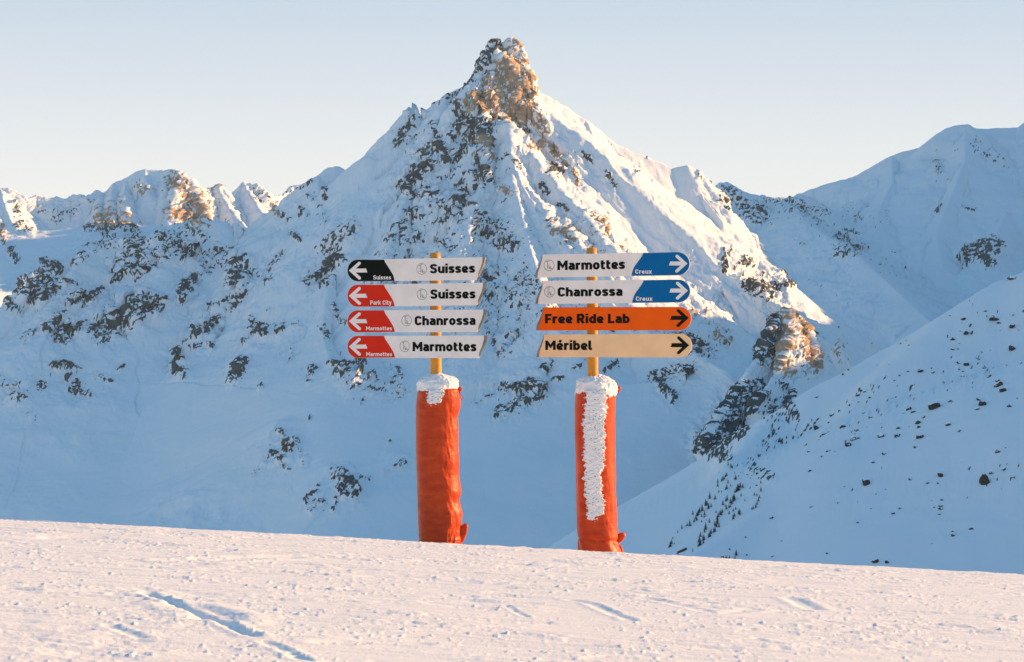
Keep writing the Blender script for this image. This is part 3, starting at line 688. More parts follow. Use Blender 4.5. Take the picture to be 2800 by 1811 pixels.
def rock_material():
    m, n, l, b = new_mat("dark boulder with snow on it")
    geo = n.new("ShaderNodeNewGeometry"); sp = n.new("ShaderNodeSeparateXYZ"); l.new(geo.outputs["Normal"], sp.inputs[0])
    nz = n.new("ShaderNodeTexNoise"); nz.inputs["Scale"].default_value = 1.1; nz.inputs["Detail"].default_value = 5; l.new(geo.outputs["Position"], nz.inputs["Vector"])
    ad = n.new("ShaderNodeMath"); ad.operation = 'MULTIPLY_ADD'; ad.inputs[1].default_value = 0.9; l.new(nz.outputs["Fac"], ad.inputs[0]); l.new(sp.outputs[2], ad.inputs[2])
    mr = n.new("ShaderNodeMapRange"); mr.inputs[1].default_value = 0.97; mr.inputs[2].default_value = 1.07; l.new(ad.outputs[0], mr.inputs[0])
    r = n.new("ShaderNodeValToRGB"); r.color_ramp.elements[0].color = (0.018, 0.022, 0.018, 1); r.color_ramp.elements[1].color = (0.075, 0.065, 0.05, 1)
    l.new(nz.outputs["Fac"], r.inputs[0])
    mx = n.new("ShaderNodeMixRGB"); l.new(mr.outputs[0], mx.inputs[0]); l.new(r.outputs[0], mx.inputs[1]); mx.inputs[2].default_value = (0.84, 0.87, 0.9, 1)
    l.new(mx.outputs[0], b.inputs["Base Color"]); b.inputs["Roughness"].default_value = 0.9; set_spec(b, 0.1)
    return m
M_ROCK = rock_material()
rng = random.Random(11)
def boulder_mesh(k):
    bm = bmesh.new(); bmesh.ops.create_icosphere(bm, subdivisions=3, radius=1)
    co = np.array([v.co for v in bm.verts], np.float32)
    q = co * 0.9 + k * 13.7
    d = 0.35 * fbm3(q[:, 0], q[:, 1], q[:, 2], 3, ridged=True) + 0.22 * fbm3(q[:, 0] * 3, q[:, 1] * 3, q[:, 2] * 3, 3)
    co = co * (0.85 + d)[:, None]
    # cut flat faces as broken stone has
    r2 = np.random.RandomState(k)
    for _ in range(9):
        nn = r2.normal(size=3); nn /= np.linalg.norm(nn); h = 0.55 + 0.25 * r2.rand()
        t = co @ nn - h
        co -= np.maximum(t, 0)[:, None] * nn[None] * 0.9
    for v, c in zip(bm.verts, co): v.co = c
    me = bpy.data.meshes.new("boulder"); bm.to_mesh(me); bm.free(); me.materials.append(M_ROCK)
    return me
BM = [boulder_mesh(k) for k in range(6)]
BOULD = []
for t in """1605 880 100;1660 905 40;1800 955 70;1800 1185 80;1250 1320 55;1330 1345 65;1170 1095 50;1170 1180 40;1315 1025 65;1285 885 50;1515 775 35;1355 460 75;1800 445 85;1520 315 45;1695 180 40;685 990 40;675 1045 40;840 1420 60;965 1430 35;1500 1380 35;1435 1280 30;1450 1300 25;1285 1475 40;1240 1390 25;1285 1420 25;1640 1525 50;705 1430 25;1805 835 30;1870 990 18;20 1450 35;85 1395 35;1405 500 18;1440 530 20;1475 505 14;1400 565 16;1455 435 16;1330 550 16;950 765 20;920 805 24;1145 845 20;1255 990 18;1370 1018 15;1240 1130 20;1230 1185 18;1475 1220 18;1570 1200 14;945 1390 18;620 1460 20;565 1510 20;635 1125 24;710 1140 18;685 1095 14""".split(";"):
    u, v, w = map(float, t.split()); BOULD.append((2300 + u / 3.85, 650 + v / 3.85, w / 3.85))
for t in """105 355 70;340 475 55;390 425 75;295 340 40;408 108 30;505 270 30;585 405 50;707 403 50;890 415 60;870 315 45;875 335 30;797 205 45;835 230 40;995 200 95;1110 145 35;1335 125 35;1360 165 60;1325 195 35;1485 20 65;1515 60 50;1100 315 45;915 270 28;720 350 28;852 495 28;607 555 35;475 785 65;1475 525 40;1045 705 50;1385 768 85;1530 660 40;815 740 25;680 995 25;730 970 25;1045 945 30;1045 975 30;1055 908 22;1028 1010 22;1135 1165 32;1130 1145 20;1273 1115 30;410 1070 18;540 1365 50;625 1380 35;178 1305 18;55 950 25;530 605 22;975 1228 15;1440 700 25;90 115 28;180 300 20;210 240 45;175 520 20;403 365 24;125 405 20;110 430 18;145 400 24;180 370 18;160 390 16;265 230 22;345 170 20;460 70 22;500 110 20;455 228 22;30 525 22;15 480 22;130 570 22;40 678 24;305 790 10;615 815 12;510 970 14;940 775 22;1020 765 18;975 905 12;990 955 14;1165 1150 10;1430 695 24;1565 185 28;1630 125 14;1540 493 12;1185 372 24;800 335 12;755 230 18;195 520 12;235 525 10""".split(";"):
    u, v, w = map(float, t.split()); BOULD.append((2200 + u / 2.8, 1050 + v / 2.8, w / 2.8))
for t in """1600 210 34;1640 245 40;1815 200 60;1800 235 30;1525 255 26;1580 180 30;1665 200 30;590 1365 120;1190 1420 85;1255 1300 36;1500 1380 30;1850 1415 36;1475 1125 30;1975 1200 24;1840 880 60;1640 415 34;1665 210 26;1570 275 20""".split(";"):
    u, v, w = map(float, t.split()); BOULD.append((1750 + u / 5.13, 1250 + v / 5.13, w / 5.13))
NAMED = [(2717, 879, "biggest pitted boulder high on the right, with a smaller stone touching its right side"),
  (2767, 958, "round boulder with a snow crown, alone near the right edge of the near slope"),
  (2652, 769, "boulder on the skyline of the near slope, below the far grey crag"),
  (2555, 1121, "broad speckled boulder on the lip of the fold across the near slope"),
  (2573, 1302, "tall pointed dark boulder standing alone halfway down the near slope"),
  (2695, 1324, "wide low boulder under a snow mound, right of the tall pointed boulder"),
  (2370, 1330, "lone wide boulder left of the tall pointed boulder, above the conifer band's foot"),
  (2393, 1537, "rounded boulder touching the piste's horizon, left of a smaller one"),
  (1865, 1516, "long tilted dark outcrop just above the piste's horizon beside the lowest conifers"),
  (1982, 1527, "angular dark boulder cut by the piste's horizon, below the lone conifer")]
for i, (px, py, w) in enumerate(BOULD):
    p = on_hill(px, py)
    if p is None: continue
    r = w / F * p[1] * 0.5 * 1.25
    o = bpy.data.objects.new("boulder", BM[i % 6]); COL.objects.link(o)
    o.scale = (r * 1.05, r * rng.uniform(0.8, 1.1), r * rng.uniform(0.62, 0.85))
    o.rotation_euler = (rng.uniform(-.3, .3), rng.uniform(-.35, .1), rng.uniform(0, 6.28))
    o.location = (p[0], p[1], p[2] + r * 0.12)
    lab = next((t for (qx, qy, t) in NAMED if abs(qx - px) < 3 and abs(qy - py) < 3), None)
    tag(o, lab or "dark snow-capped boulder lying on the smooth shaded slope on the right", "boulder", "boulders scattered over the near slope")
    if lab and "pointed" in lab: o.scale = (r * .8, r * .8, r * 1.15); o.rotation_euler = (0, -.35, 0.4)
    if lab and "long" in lab: o.scale = (r * 1.2, r * .8, r * .55); o.rotation_euler = (0, -.5, 0)

def conifer_mesh(k):
    r2 = random.Random(k); V = []; Fc = []
    def tri(a, b, c):
        i = len(V); V.extend([a, b, c]); Fc.append((i, i + 1, i + 2))
    for q in range(5):      # trunk
        a0, a1 = q * 1.2566, (q + 1) * 1.2566
        tri((.035 * math.cos(a0), .035 * math.sin(a0), -.15), (.035 * math.cos(a1), .035 * math.sin(a1), -.15), (0, 0, .95))
    nt = 9
    for t in range(nt):
        f = t / (nt - 1); z = 0.06 + 0.86 * f; R = (0.27 * (1 - f) ** 0.8 + 0.03)
        nb = 8 if f < .7 else 5
        for b in range(nb):
            a = b * 2 * math.pi / nb + r2.random(); rr = R * r2.uniform(.7, 1.15); w = rr * .42
            tip = (rr * math.cos(a), rr * math.sin(a), z - 0.05 - 0.05 * r2.random())
            s1 = (w * math.cos(a + 1.2) * .8, w * math.sin(a + 1.2) * .8, z + .03); s2 = (w * math.cos(a - 1.2) * .8, w * math.sin(a - 1.2) * .8, z + .03)
            tri(tip, s1, s2); tri(tip, (0, 0, z + .10), s1); tri(tip, s2, (0, 0, z + .10))
    me = mesh_py("conifer", V, Fc)
    return me
def conifer_material():
    m, n, l, b = new_mat("conifer needles")
    nz = n.new("ShaderNodeTexNoise"); nz.inputs["Scale"].default_value = 3.0
    r = n.new("ShaderNodeValToRGB"); r.color_ramp.elements[0].color = (0.012, 0.026, 0.014, 1); r.color_ramp.elements[1].color = (0.035, 0.055, 0.03, 1)
    l.new(nz.outputs["Fac"], r.inputs[0]); l.new(r.outputs[0], b.inputs["Base Color"]); b.inputs["Roughness"].default_value = 0.9; set_spec(b, 0.1)
    return m
M_TREE = conifer_material()
CM = [conifer_mesh(k) for k in range(5)]
for me in CM: me.materials.append(M_TREE)
TREES = """595 990 50;545 1050 35;670 970 40;710 935 75;745 800 55;785 830 50;815 790 70;832 770 70;865 740 80;920 680 80;935 660 50;965 710 70;1005 690 45;905 800 60;870 830 40;985 900 55;978 560 80;1050 575 60;1090 350 50;1095 410 50;1140 350 45;1160 315 55;1180 295 50;1200 270 50;1220 245 45;1240 120 40;1275 130 50;1290 140 40;1160 650 60;1225 590 70;1210 610 45;1195 465 40;1230 440 60;1270 415 35;1245 360 50;1105 490 35;1145 500 30;1355 295 65;1345 475 60;1362 450 80;1380 430 80;1400 410 70;1340 495 40;1440 410 55;1305 570 70;1325 600 70;1335 570 50;1290 640 60;1268 640 60;1308 620 60;1195 680 35;1220 735 55;1250 705 45;1275 690 40;1150 800 70;1135 790 50;1165 770 50;1080 770 40;1100 860 70;1115 840 60;1095 900 60;1075 960 65;1062 965 60;1085 930 60;1030 1040 60;1048 1020 60;1005 1055 65;985 1095 75;968 1125 55;1110 985 60;915 1000 90;908 1060 50;845 1100 65;840 1205 80;852 1225 80;825 1235 60;815 1250 40;880 1150 75;895 1190 55;912 1175 45;430 1240 70;445 1200 60;415 1270 40;460 1140 30;475 1225 25;535 1400 40;585 1330 45;1355 1350 70;1255 1430 55;1330 1425 40;1620 700 55;1645 655 50;1670 625 55;1600 720 45;1580 735 35;1320 855 70;1330 825 50;1400 800 75;1385 780 50;1250 805 45;1310 770 40;1350 730 40;1420 545 40;1490 605 35;1605 525 40;1640 535 35;1700 460 60;1695 370 40;1690 560 45;745 1330 28;740 1295 26;650 970 30;765 905 55;790 890 55;775 880 40;950 890 25;870 910 35""".split(";")
for i, t in enumerate(TREES):
    u, v, h = map(float, t.split())
    px, py, hp = 1750 + u / 5.13, 1250 + (v + h * .45) / 5.13, h / 5.13
    p = on_hill(px, py)
    if p is None: continue
    H = max(hp / F * p[1], .8) * 1.3
    o = bpy.data.objects.new("conifer", CM[i % 5]); COL.objects.link(o)
    o.scale = (H * rng.uniform(1, 1.35), H * rng.uniform(1, 1.35), H); o.rotation_euler = (0, 0, rng.uniform(0, 6.28))
    o.location = tuple(map(float, p))
    tag(o, "lone small conifer right of the conifer band, just above the piste's horizon" if t.startswith("1355 1350") else "small dark conifer growing on the steep edge of the near slope", "conifer", "conifers in a band down the near slope")

# ------------------------------------------------------------------ signposts
YS = 29.0
def flat_mat(name, col, rough=0.6, noise=0.04):
    m, n, l, b = new_mat(name)
    nz = n.new("ShaderNodeTexNoise"); nz.inputs["Scale"].default_value = 6; nz.inputs["Detail"].default_value = 6
    tc = n.new("ShaderNodeTexCoord"); l.new(tc.outputs["Object"], nz.inputs["Vector"])
    r = n.new("ShaderNodeValToRGB"); r.color_ramp.elements[0].position = .3; r.color_ramp.elements[1].position = .7
    r.color_ramp.elements[0].color = tuple(max(0, c * (1 - noise * 2)) for c in col) + (1,); r.color_ramp.elements[1].color = tuple(min(1, c * (1 + noise)) for c in col) + (1,)
    l.new(nz.outputs["Fac"], r.inputs[0]); l.new(r.outputs[0], b.inputs["Base Color"]); b.inputs["Roughness"].default_value = rough; set_spec(b, 0.12)
    return m
M_WHITE = flat_mat("white sign paint", (0.91, 0.83, 0.76)); M_BLACK = flat_mat("black sign paint", (0.005, 0.010, 0.007))
M_RED = flat_mat("red sign paint", (0.74, 0.030, 0.010)); M_BLUE = flat_mat("blue sign paint", (0.001, 0.14, 0.36))
M_ORANGE = flat_mat("orange sign paint", (1.0, 0.125, 0.004)); M_BEIGE = flat_mat("beige sign paint", (0.97, 0.62, 0.33))
M_BACK = flat_mat("brown grey board core", (0.30, 0.26, 0.20), 0.7, 0.15)

def pole_material():
    m, n, l, b = new_mat("weathered yellow pole")
    tc = n.new("ShaderNodeTexCoord"); mp = n.new("ShaderNodeMapping"); mp.inputs["Scale"].default_value = (9, 9, 1.6)
    nz = n.new("ShaderNodeTexNoise"); nz.inputs["Scale"].default_value = 3; nz.inputs["Detail"].default_value = 7; nz.inputs["Roughness"].default_value = .75
    l.new(tc.outputs["Object"], mp.inputs[0]); l.new(mp.outputs[0], nz.inputs["Vector"])
    r = n.new("ShaderNodeValToRGB"); e = r.color_ramp.elements
    e[0].position = .33; e[0].color = (0.10, 0.045, 0.015, 1); e[1].position = .42; e[1].color = (0.66, 0.27, 0.030, 1)
    e2 = e.new(.8); e2.color = (0.80, 0.38, 0.045, 1)
    l.new(nz.outputs["Fac"], r.inputs[0]); l.new(r.outputs[0], b.inputs["Base Color"]); b.inputs["Roughness"].default_value = .5; set_spec(b, .3)
    bp = n.new("ShaderNodeBump"); bp.inputs["Strength"].default_value = .3; bp.inputs["Distance"].default_value = .004; l.new(nz.outputs["Fac"], bp.inputs["Height"]); l.new(bp.outputs[0], b.inputs["Normal"])
    return m
M_POLE = pole_material()

def pad_material():
    m, n, l, b = new_mat("orange red tarpaulin")
    tc = n.new("ShaderNodeTexCoord")
    n1 = n.new("ShaderNodeTexNoise"); n1.inputs["Scale"].default_value = 5; n1.inputs["Detail"].default_value = 7; n1.inputs["Roughness"].default_value = .6
    mp = n.new("ShaderNodeMapping"); mp.inputs["Scale"].default_value = (1, 1, 2.4); mp.inputs["Rotation"].default_value = (0, .25, 0)
    l.new(tc.outputs["Object"], mp.inputs[0]); l.new(mp.outputs[0], n1.inputs["Vector"])
    r = n.new("ShaderNodeValToRGB"); e = r.color_ramp.elements
    e[0].position = .3; e[0].color = (0.44, 0.034, 0.007, 1); e[1].position = .7; e[1].color = (0.66, 0.078, 0.013, 1)
    l.new(n1.outputs["Fac"], r.inputs[0])
    n3 = n.new("ShaderNodeTexNoise"); n3.inputs["Scale"].default_value = 40; n3.inputs["Detail"].default_value = 4; l.new(tc.outputs["Object"], n3.inputs["Vector"])
    rr = n.new("ShaderNodeMapRange"); rr.inputs[3].default_value = .30; rr.inputs[4].default_value = .55; l.new(n3.outputs["Fac"], rr.inputs[0]); l.new(rr.outputs[0], b.inputs["Roughness"])
    l.new(r.outputs[0], b.inputs["Base Color"]); set_spec(b, .2)
    n2 = n.new("ShaderNodeTexNoise"); n2.inputs["Scale"].default_value = 11; n2.inputs["Detail"].default_value = 5; n2.inputs["Distortion"].default_value = 1.2; l.new(mp.outputs[0], n2.inputs["Vector"])
    bp = n.new("ShaderNodeBump"); bp.inputs["Strength"].default_value = .5; bp.inputs["Distance"].default_value = .005; l.new(n2.outputs["Fac"], bp.inputs["Height"]); l.new(bp.outputs[0], b.inputs["Normal"])
    return m
M_PAD = pad_material()

class Plane:
    """vertical plane of a board: turned so that its right end stands a little nearer to the camera"""
    def __init__(self, px_pole, py, theta, gap):
        x, y, z = at(px_pole, py, YS)
        self.o = Vector((x, y - gap, 0)); t = math.radians(theta)
        self.u = Vector((math.cos(t), -math.sin(t), 0)); self.n = Vector((-math.sin(t), -math.cos(t), 0))
    def hit(self, px, py, out=0.0):
        d = Vector(((px - CX) / F, 1.0, (HZ - py) / F)); o = self.o + self.n * out
        t = o.dot(self.n) / d.dot(self.n)
        return d * t

def smooth_line(pts, n=6):
    """Catmull-Rom through the points"""
    out = []
    P = [pts[0]] + list(pts) + [pts[-1]]
    for i in range(1, len(P) - 2):
        for k in range(n):
            t = k / n; a, b, c, d = P[i - 1], P[i], P[i + 1], P[i + 2]
            out.append(tuple(.5 * (2 * b[j] + (c[j] - a[j]) * t + (2 * a[j] - 5 * b[j] + 4 * c[j] - d[j]) * t * t + (3 * b[j] - a[j] - 3 * c[j] + d[j]) * t ** 3) for j in (0, 1)))
    out.append(tuple(pts[-1]))
    return out

def slab(name, poly, plane, front, depth, mat, parent, bevel=0.0):
    """flat piece cut to the outline (photo px), its face `front` metres proud of the plane, `depth` thick"""
    bm = bmesh.new()
    vf = [bm.verts.new(plane.hit(x, y, front)) for x, y in poly]
    f = bm.faces.new(vf)
    if f.normal.dot(plane.n) < 0: f.normal_flip()
    if depth > 0:
        r = bmesh.ops.extrude_face_region(bm, geom=[f])
        for v in [g for g in r['geom'] if isinstance(g, bmesh.types.BMVert)]: v.co -= plane.n * depth
    bmesh.ops.recalc_face_normals(bm, faces=bm.faces[:]) if depth > 0 else None
    if depth > 0 and bevel > 0:
        bmesh.ops.bevel(bm, geom=[e for e in bm.edges if e.calc_face_angle(0) > 0.8], offset=bevel, segments=2, affect='EDGES')
    me = bpy.data.meshes.new(name); bm.to_mesh(me); bm.free()
    return link(name, me, mat, parent)

# the letters: strokes in units of the capital height
def _arc(cx, cy, rx, ry, a0, a1, n=10):
    return [(cx + rx * math.cos(math.radians(a0 + (a1 - a0) * i / n)), cy + ry * math.sin(math.radians(a0 + (a1 - a0) * i / n))) for i in range(n + 1)]
W_ = 0.205; h_ = W_ / 2; XH = .745; xt = XH - h_
_arch = lambda x0: _arc(x0 + .1825, .45, .1825, xt - .45, 180, 0)
def _S(w, H):
    k = [(.90, .76), (.80, .90), (.52, .93), (.22, .89), (.13, .74), (.24, .60), (.50, .525), (.76, .45), (.88, .28), (.77, .11), (.48, .07), (.20, .105), (.07, .24)]
    return smooth_line([(h_ * .5 + x * (w - h_), h_ + (y - .07) / .86 * (H - W_)) for x, y in k], 4)
G = {
 'M': (.86, [[(h_, 0), (h_, 1)], [(h_, .93), (.43, .36), (.755, .93)], [(.755, 1), (.755, 0)]]),
 'S': (.62, [_S(.62, 1)]), 's': (.50, [_S(.50, XH)]),
 'C': (.60, [_arc(.31, .69, .205, .207, 5, 180) + _arc(.31, .31, .205, .207, 180, 355)]),
 'P': (.62, [[(h_, 0), (h_, 1)], [(h_, .897), (.36, .897)] + _arc(.36, .665, .16, .232, 90, -90) + [(h_, .433)]]),
 'R': (.65, [[(h_, 0), (h_, 1)], [(h_, .897), (.36, .897)] + _arc(.36, .675, .16, .222, 90, -90) + [(h_, .453)], [(.30, .45), (.56, 0)]]),
 'F': (.54, [[(h_, 0), (h_, 1)], [(h_, .897), (.54, .897)], [(h_, .46), (.49, .46)]]),
 'L': (.54, [[(h_, 1), (h_, h_), (.54, h_)]]),
 'h': (.56, [[(h_, 0), (h_, 1)], _arch(h_) + [(.4675, 0)]]),
 'n': (.56, [[(h_, 0), (h_, XH)], _arch(h_) + [(.4675, 0)]]),
 'm': (.90, [[(h_, 0), (h_, XH)], _arch(h_ - .012) + [(.455, 0)], _arch(.455 - .012) + [(.80, 0)]]),
 'r': (.40, [[(h_, 0), (h_, XH)], [(h_, .42), (.15, .57), (.25, .635), (.40, .625)]]),
 'u': (.56, [[(h_, XH)] + _arc(.285, .295, .1825, .19, 180, 360), [(.4675, XH), (.4675, 0)]]),
 'i': (.21, [[(h_, 0), (h_, XH)], [(h_, .84), (h_, 1.03)]]),
 'l': (.30, [[(h_, 1), (h_, .24)] + _arc(.22, .225, .118, .122, 180, 270, 5) + [(.30, h_)]]),
 'o': (.57, [_arc(.285, XH / 2, .1825, xt - XH / 2, 0, 360, 24)]),
 'e': (.55, [[(.12, .345), (.45, .345)], smooth_line([(.4475, .345), (.44, .50), (.36, .62), (.275, .64), (.16, .59), (.105, .46), (.1025, .33), (.13, .19), (.21, .115), (.30, .1025), (.42, .12), (.50, .17)], 3)]),
 'a': (.53, [smooth_line([(.08, .575), (.17, .635), (.28, .64), (.38, .60), (.425, .50)], 3) + [(.425, 0)], smooth_line([(.425, .40), (.27, .40), (.14, .35), (.1025, .24), (.14, .13), (.25, .1025), (.36, .13), (.425, .22)], 3)]),
 't': (.38, [[(.14, .94), (.14, .26)] + _arc(.27, .235, .13, .132, 180, 270, 5) + [(.38, h_)], [(0, .64), (.37, .64)]]),
 'k': (.56, [[(h_, 0), (h_, 1)], [(.48, XH), (.17, .36)], [(.25, .43), (.50, 0)]]),
 'y': (.54, [[(.09, XH), (.28, .10)], [(.45, XH), (.20, -.20), (.06, -.20)]]),
 'b': (.57, [[(h_, 0), (h_, 1)], _arc(.285, XH / 2, .1825, xt - XH / 2, 0, 360, 24)]),
 'd': (.57, [[(.4675, 0), (.4675, 1)], _arc(.285, XH / 2, .1825, xt - XH / 2, 0, 360, 24)]),
 'x': (.54, [[(.08, 0), (.46, XH)], [(.46, 0), (.08, XH)]]),
 ' ': (.22, []),
}
G['é'] = (.55, G['e'][1] + [[(.24, .83), (.38, 1.05)]])

def ribbon(line, w):
    """a stroke of constant width with mitred corners -> quads"""
    n = len(line); closed = n > 3 and abs(line[0][0] - line[-1][0]) < 1e-6 and abs(line[0][1] - line[-1][1]) < 1e-6
    L, R = [], []
    for i in range(n):
        p = line[i]; a = line[i - 1] if i > 0 else (line[-2] if closed else None); b = line[i + 1] if i < n - 1 else (line[1] if closed else None)
        def nrm(s, e):
            dx, dy = e[0] - s[0], e[1] - s[1]; q = math.hypot(dx, dy) + 1e-9; return (-dy / q, dx / q)
        if a is None: m = nrm(p, b)
        elif b is None: m = nrm(a, p)
        else:
            n1, n2 = nrm(a, p), nrm(p, b); m = (n1[0] + n2[0], n1[1] + n2[1]); q = math.hypot(*m) + 1e-9; m = (m[0] / q, m[1] / q)
            c = max(m[0] * n1[0] + m[1] * n1[1], .55); m = (m[0] / c, m[1] / c)
        L.append((p[0] + m[0] * w / 2, p[1] + m[1] * w / 2)); R.append((p[0] - m[0] * w / 2, p[1] - m[1] * w / 2))
    return L, R

def strokes_mesh(name, strokes, fn, plane, out, mat, parent):
    """strokes: (line, width) in a local frame, fn maps it to photo px; every stroke lies a hair above the previous"""
    V, Fc = [], []
    for k, (line, w) in enumerate(strokes):
        L, R = ribbon(line, w); b = len(V)
        for p in L + R: V.append(plane.hit(*fn(*p), out + (k % 6) * 0.0002))
        n = len(L)
        for i in range(n - 1): Fc.append((b + i, b + i + 1, b + n + i + 1, b + n + i))
    me = mesh_py(name, V, Fc)
    return link(name, me, mat, parent)

def lettering(text, x0, x1, yb0, yb1, cap, plane, out, mat, parent, sp=.085):
    """text with its baseline from (x0,yb0) to (x1,yb1), capital height cap, all photo px"""
    tot = sum(G[c][0] for c in text) + sp * (len(text) - 1)
    sx = (x1 - x0) / tot
    st = []; x = 0
    for c in text:
        for line in G[c][1]: st.append(([(x + p[0], p[1]) for p in line], W_ * (1.14 if cap > 15 else 0.9)))
        x += G[c][0] + sp
    fn = lambda u, v: (x0 + u * sx, yb0 + (yb1 - yb0) * (u / tot) - v * cap)
    o = strokes_mesh("lettering", st, fn, plane, out, mat, parent)
    return o

def logo(cx, cy, rx, ry, plane, out, parent):
    st = [(_arc(0, 0, 1, 1, 0, 360, 36), .06)]
    for line in ([(-.55, .62), (.15, .84)], [(-.30, .70), (-.28, -.52)], [(-.42, -.52), (-.16, -.52)], [(0, .12), (.02, -.52)], [(0, .30), (.0, .42)], [(.02, -.52), (.20, -.40)], [(.26, -.10), (.24, -.66)], [(.05, -.66), (.60, -.58)], [(.60, -.58), (.60, -.46)]):
        st.append((line, .065))
    fn = lambda u, v: (cx + u * rx, cy - v * ry)
    return strokes_mesh("logo", st, fn, plane, out, M_BLACK, parent)

def arrow(tip, d, plane, out, mat, parent, up=None):
    """d = -1 points left, +1 points right; zoomed survey units are 3.85 to the photo px"""
    k = 1 / 3.85; x, y = tip
    P = lambda a, b: (x - d * a * k, y + b * k)
    st = [([P(97, -77), P(12, 0), P(99, 79)], 33 * k)]
    o = strokes_mesh("arrow", [(smooth_line(st[0][0], 1), 33 * k)] +
        [(_arc(*P(97, -77), 8.2 * k, 8.2 * k, 0, 360, 12), 16.6 * k), (_arc(*P(99, 79), 8.2 * k, 8.2 * k, 0, 360, 12), 16.6 * k)] +
        [([P(30, 0), P(170, -1)], 42 * k)], lambda u, v: (u, v), plane, out, mat, parent)
    # slanted tail end
    V = [plane.hit(*P(168, -22), out), plane.hit(*P(168, 20), out), plane.hit(*P(182, 20), out)]
    tail = mesh_py("tail", V, [(0, 1, 2)])
    bm = bmesh.new(); bm.from_mesh(o.data); bm.from_mesh(tail); bm.to_mesh(o.data); bm.free(); bpy.data.meshes.remove(tail)
    return o

ZL = lambda u, v: (900 + u / 3.85, 640 + v / 3.85)
ZR = lambda u, v: (1420 + u / 3.85, 640 + v / 3.85)
Y_SHAPE = [(0, 0), (-.03, .18), (-.35, .45), (-.75, .68), (-.92, .82), (-1, 1)]   # profile of the wavy cut

def board_left(o, plane, yl0, yl1, yr0, yr1, xr, big, bigx, bb, cap, small, smx, smb, smcap, panel, pmat, lg, tip, label):
    """survey units of the left zoom"""
    end = smooth_line([(xr + 57 * a, yr0 + (yr1 - yr0) * b) for a, b in Y_SHAPE], 4)
    cy = (yl0 + yl1) / 2; ry = (yl1 - yl0) / 2
    rnd = [(300 + 108 * math.cos(a), cy + ry * math.sin(a)) for a in [math.radians(90 + 180 * i / 20) for i in range(21)]]
    poly = [ZL(*p) for p in end + rnd]
    root = slab("sign_board", poly, plane, 0, 0.012, M_WHITE, o, 0.0015)
    root['label'] = label
    end2 = [(x + 24 * (1 - (y - yr0) / (yr1 - yr0)) ** .6 + 3, y) for x, y in end]
    slab("board_core", [ZL(*p) for p in end2 + [(xx + 3, yy) for xx, yy in rnd]], plane, -0.0135, 0.034, M_BACK, root)
    # coloured end
    top, bot = panel[0], panel[-1]
    edge = smooth_line([(x, y) for x, y in panel], 4)
    inset = [(300 + 106 * math.cos(a), cy + (ry - 1.5) * math.sin(a)) for a in [math.radians(90 + 180 * i / 20) for i in range(21)]]
    slab("coloured_end", [ZL(*p) for p in [(x, min(max(y, yl0 + 1.5), yl1 - 1.5)) for x, y in edge] + inset], plane, 0.0012, 0, pmat, root)
    lettering(small, *(ZL(smx[0], 0)[0], ZL(smx[1], 0)[0]), ZL(0, smb)[1], ZL(0, smb)[1], smcap / 3.85, plane, 0.0025, M_WHITE, root)
    lettering(big, ZL(bigx[0], 0)[0], ZL(bigx[1], 0)[0], ZL(0, bb[0])[1], ZL(0, bb[1])[1], cap / 3.85, plane, 0.0016, M_BLACK, root)
    logo(*ZL(*lg), 51 / 3.85, 57 / 3.85, plane, 0.0016, root)
    arrow(ZL(*tip), -1, plane, 0.0025, M_WHITE, root)
    return root

def board_right(o, plane, yl0, yl1, yr0, yr1, xl, xc, xm, big, bigx, bb, cap, small, smx, smb, smcap, panel, bmat, pmat, lg, tip, amat, label):
    end = smooth_line([(xl - 1 + 50 * a, yl0 + (yl1 - yl0) * b) for a, b in Y_SHAPE], 4)
    cy = (yr0 + yr1) / 2; ry = (yr1 - yr0) / 2; rx = xm - xc
    rnd = [(xc + rx * math.cos(a), cy + ry * math.sin(a)) for a in [math.radians(90 - 180 * i / 20) for i in range(21)]]
    root = slab("sign_board", [ZR(*p) for p in end + rnd], plane, 0, 0.012, bmat, o, 0.0015)
    root['label'] = label
    end2 = [(x - 26 * ((y - yl0) / (yl1 - yl0)) ** .7 - 2, y) for x, y in end]
    slab("board_core", [ZR(*p) for p in end2 + [(xx - 3, yy) for xx, yy in rnd]], plane, -0.0135, 0.034, M_BACK, root)
    if panel:
        edge = smooth_line(panel, 4)
        inset = [(xc + (rx - 2) * math.cos(a), cy + (ry - 1.5) * math.sin(a)) for a in [math.radians(90 - 180 * i / 20) for i in range(21)]]
        e2 = [(x, y + (1.5 if i == 0 else (-1.5 if i == len(edge) - 1 else 0))) for i, (x, y) in enumerate(edge)]
        slab("coloured_end", [ZR(*p) for p in e2 + inset], plane, 0.0012, 0, pmat, root)
    if small: lettering(small, ZR(smx[0], 0)[0], ZR(smx[1], 0)[0], ZR(0, smb)[1], ZR(0, smb)[1], smcap / 3.85, plane, 0.0025, M_WHITE, root)
    lettering(big, ZR(bigx[0], 0)[0], ZR(bigx[1], 0)[0], ZR(0, bb[0])[1], ZR(0, bb[1])[1], cap / 3.85, plane, 0.0016, M_BLACK, root)
    if lg: logo(*ZR(*lg), 54 / 3.85, 57 / 3.85, plane, 0.0016, root)
    arrow(ZR(*tip), 1, plane, 0.0025, amat, root)
    return root

